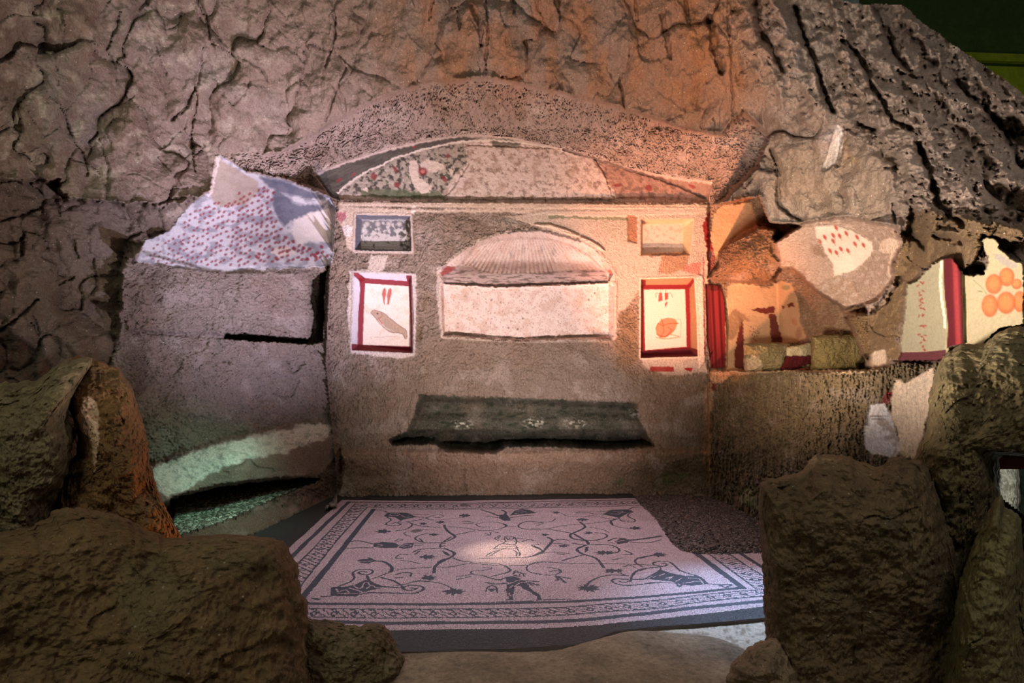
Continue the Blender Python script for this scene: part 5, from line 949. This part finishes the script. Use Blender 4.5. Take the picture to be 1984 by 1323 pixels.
rock('rock_pillar', 'tall broken rock pillar with a pale plaster shard, lit orange low down', [(110, 705), (160, 690), (215, 708), (243, 730), (262, 770), (285, 850), (292, 900), (310, 960), (335, 1010), (352, 1050), (330, 1100), (120, 1100), (110, 960), (150, 860), (130, 780)], 3.15, .6, cen=(220, 900), seed=2, tint=(128, 96, 62), na=420, nr=150,
     patches=[(k4([(430, 985), (460, 975), (490, 1000), (510, 1060), (505, 1200), (492, 1320), (488, 1370), (480, 1330), (468, 1190), (440, 1170), (380, 1120), (350, 1140), (400, 1060)]), (222, 190, 160))])
rock('rock_block', 'large flat-faced dark rock block at the lower left foreground', [(-260, 1040), (0, 1030), (80, 1010), (105, 988), (160, 985), (240, 1002), (300, 1032), (340, 1042), (430, 1035), (540, 1046), (566, 1075), (578, 1100), (584, 1150), (596, 1168), (597, 1260), (600, 1400), (540, 1600), (-260, 1600)], 1.95, .7, cen=(270, 1250), seed=3, tint=(112, 90, 62), na=600, nr=190, slope=(.0005, -.0007), bulge=.3, power=7)
rock('low_rock', 'low dark rock between the front block and the mosaic margin', [(560, 1200), (600, 1197), (650, 1204), (690, 1212), (725, 1206), (757, 1222), (768, 1252), (785, 1275), (790, 1330), (770, 1400), (560, 1400)], 2.3, .4, cen=(670, 1300), seed=4, tint=(110, 92, 66), na=300, nr=100, bulge=.25)
rock('rock_block', 'tall cracked dark rock block at the right foreground beside the mosaic', [(1472, 935), (1500, 925), (1550, 915), (1575, 885), (1620, 880), (1660, 890), (1700, 905), (1730, 886), (1775, 890), (1800, 915), (1830, 1000), (1900, 1250), (1940, 1500), (1520, 1500), (1492, 1360), (1484, 1250), (1480, 1180), (1476, 1080), (1470, 1000)], 2.15, .6, cen=(1650, 1180), seed=5, tint=(112, 92, 66), na=560, nr=180, bulge=.3, power=6)
rock('boulder', 'dark rounded boulder at the right edge below the grape fresco', [(1800, 760), (1822, 700), (1860, 668), (1905, 665), (1950, 636), (2040, 630), (2200, 640), (2200, 880), (1990, 884), (1938, 888), (1938, 960), (1925, 1010), (1900, 1090), (1870, 1200), (1850, 1290), (1800, 1290), (1790, 1100), (1780, 960), (1772, 890), (1795, 830)], 2.45, .6, cen=(1860, 860), seed=6, tint=(112, 98, 66), na=520, nr=150, bulge=.35)
rock('boulder', 'lumpy olive rock at the bottom right corner', [(1860, 1120), (1900, 1020), (1935, 960), (1950, 985), (1975, 1000), (1984, 1100), (2000, 1500), (1820, 1500), (1840, 1250)], 1.9, .5, cen=(1900, 1250), seed=7, tint=(122, 112, 74), na=300, nr=110, bulge=.25)
rock('low_rock', 'low brown rock at the foot of the right front block', [(1415, 1290), (1440, 1262), (1480, 1240), (1520, 1250), (1600, 1400), (1420, 1420), (1405, 1340)], 2.05, .35, cen=(1490, 1330), seed=8, tint=(138, 118, 92), na=240, nr=70, bulge=.2)
rock('threshold_rock', 'wide worn rock threshold along the bottom edge before the mosaic', [(740, 1268), (900, 1262), (1060, 1262), (1150, 1240), (1230, 1222), (1330, 1228), (1390, 1236), (1450, 1262), (1480, 1290), (1500, 1420), (1200, 1460), (740, 1450)], 2.4, .5, cen=(1100, 1340), seed=9, tint=(140, 124, 100), na=420, nr=100, pts=[(x_, y_, ft(x_, y_, .05)) for x_, y_ in [(740, 1268), (1060, 1262), (1330, 1230), (1480, 1290), (740, 1450), (1500, 1420), (1100, 1350), (1100, 1450)]], bulge=.08, rough=.3)
# stones standing on the ledge at the right
rock('ledge_stone', 'mossy block on the right ledge hiding the base of the corner fresco', kr([(300, 1050), (420, 1044), (615, 1046), (620, 1100), (602, 1160), (610, 1220), (600, 1246), (430, 1252), (305, 1240)]), 5.6, .3, seed=11, tint=(136, 122, 86), na=200, nr=60, bulge=.2, rough=.35, power=6,
     patches=[(kr([(305, 1170), (350, 1140), (400, 1140), (435, 1200), (425, 1252), (305, 1245)]), (196, 172, 138))])
rock('ledge_stone', 'largest mossy block on the ledge, right of the painted slab', kr([(772, 992), (880, 988), (1000, 985), (1130, 1000), (1165, 1030), (1168, 1160), (1120, 1200), (1100, 1250), (900, 1262), (785, 1250), (778, 1120)]), 5.0, .35, seed=12, tint=(120, 106, 66), na=240, nr=70, bulge=.22, rough=.35, power=6)
rock('painted_slab', 'small painted slab, cream above dark red, wedged between two ledge stones', kr([(600, 1075), (700, 1058), (785, 1050), (790, 1190), (700, 1225), (560, 1248), (590, 1160)]), 5.45, .12, seed=13, tint=(186, 170, 134), na=200, nr=60, bulge=.06, rough=.12, power=9, cat='slab',
     patches=[(kr([(590, 1140), (700, 1130), (800, 1128), (800, 1190), (700, 1225), (540, 1260)]), (84, 24, 26))])

# ================================================================== HALL BEYOND (upper right) AND STRIP AT THE RIGHT EDGE
def box(name, a, b, mat, parent=None):
    bm = bmesh.new(); bmesh.ops.create_cube(bm, size=1); a = np.array(a); b = np.array(b); c = (a + b) / 2
    for v in bm.verts: v.co = [(v.co[i] * (b - a)[i]) for i in range(3)]
    bmesh.ops.bevel(bm, geom=bm.edges[:], offset=.01, segments=1, affect='EDGES')
    me = bpy.data.meshes.new(name); bm.to_mesh(me); bm.free(); me.materials.append(mat); o = bpy.data.objects.new(name, me); sc.collection.objects.link(o); o.location = c
    return o
M_H = mat_col('hall_green_wall', .9, .1, 8, const=(64, 84, 44)); M_H2 = mat_col('hall_olive_band', .9, .1, 8, const=(136, 148, 40)); M_H3 = mat_col('hall_pale_panel', .8, .1, 8, const=(150, 166, 168))
hz = lambda py, y: float(P(1960, py, tY(1960., float(py), y))[2])
setp(box('wall_hall', (4.5, 9.0, 0), (16, 9.15, 12), M_H), kind='structure')
setp(box('trim_1', (4.5, 8.9, hz(118, 8.9)), (16, 9.0, hz(103, 8.9)), M_H2), kind='structure'); setp(box('trim_2', (4.5, 8.86, hz(210, 8.86)), (16, 9.0, hz(128, 8.86)), M_H2), kind='structure')
setp(box('trim_3', (3.0, 8.4, 7.0), (6.1, 8.5, 9.5), M_H3), kind='structure')
b_ = box('wood_beam', (2.2, 2.62, .80), (3.6, 2.74, .885), mat_col('red_brown_wood', .7, .2, 30, const=(104, 36, 20))); setp(b_, 'short dark red wooden rail crossing the gap at the right edge', 'beam')
rock('pale_rock', 'pale pitted rock seen through the gap at the right edge', [(1930, 880), (1965, 880), (1975, 915), (1976, 1000), (1975, 1080), (1965, 1100), (1925, 1080), (1928, 980)], 3.4, .3, seed=15, tint=(196, 190, 170), na=160, nr=50, bulge=.2)
rock('pale_rock', 'grey-green rock behind the pale one at the far right edge', [(1965, 900), (2100, 900), (2200, 1100), (2100, 1400), (1960, 1400), (1950, 1100)], 3.8, .3, seed=16, tint=(90, 110, 92), na=160, nr=50, bulge=.2)
lamp('gap_fill', 'POINT', tuple(P(1975., 940., 3.05)), (0, 0, 0), 3.0, (0.9, 0.95, 0.95), .05)  # unseen light added to brighten the pale rock
for o in sc.objects:
    if '_abs' in o: del o['_abs']
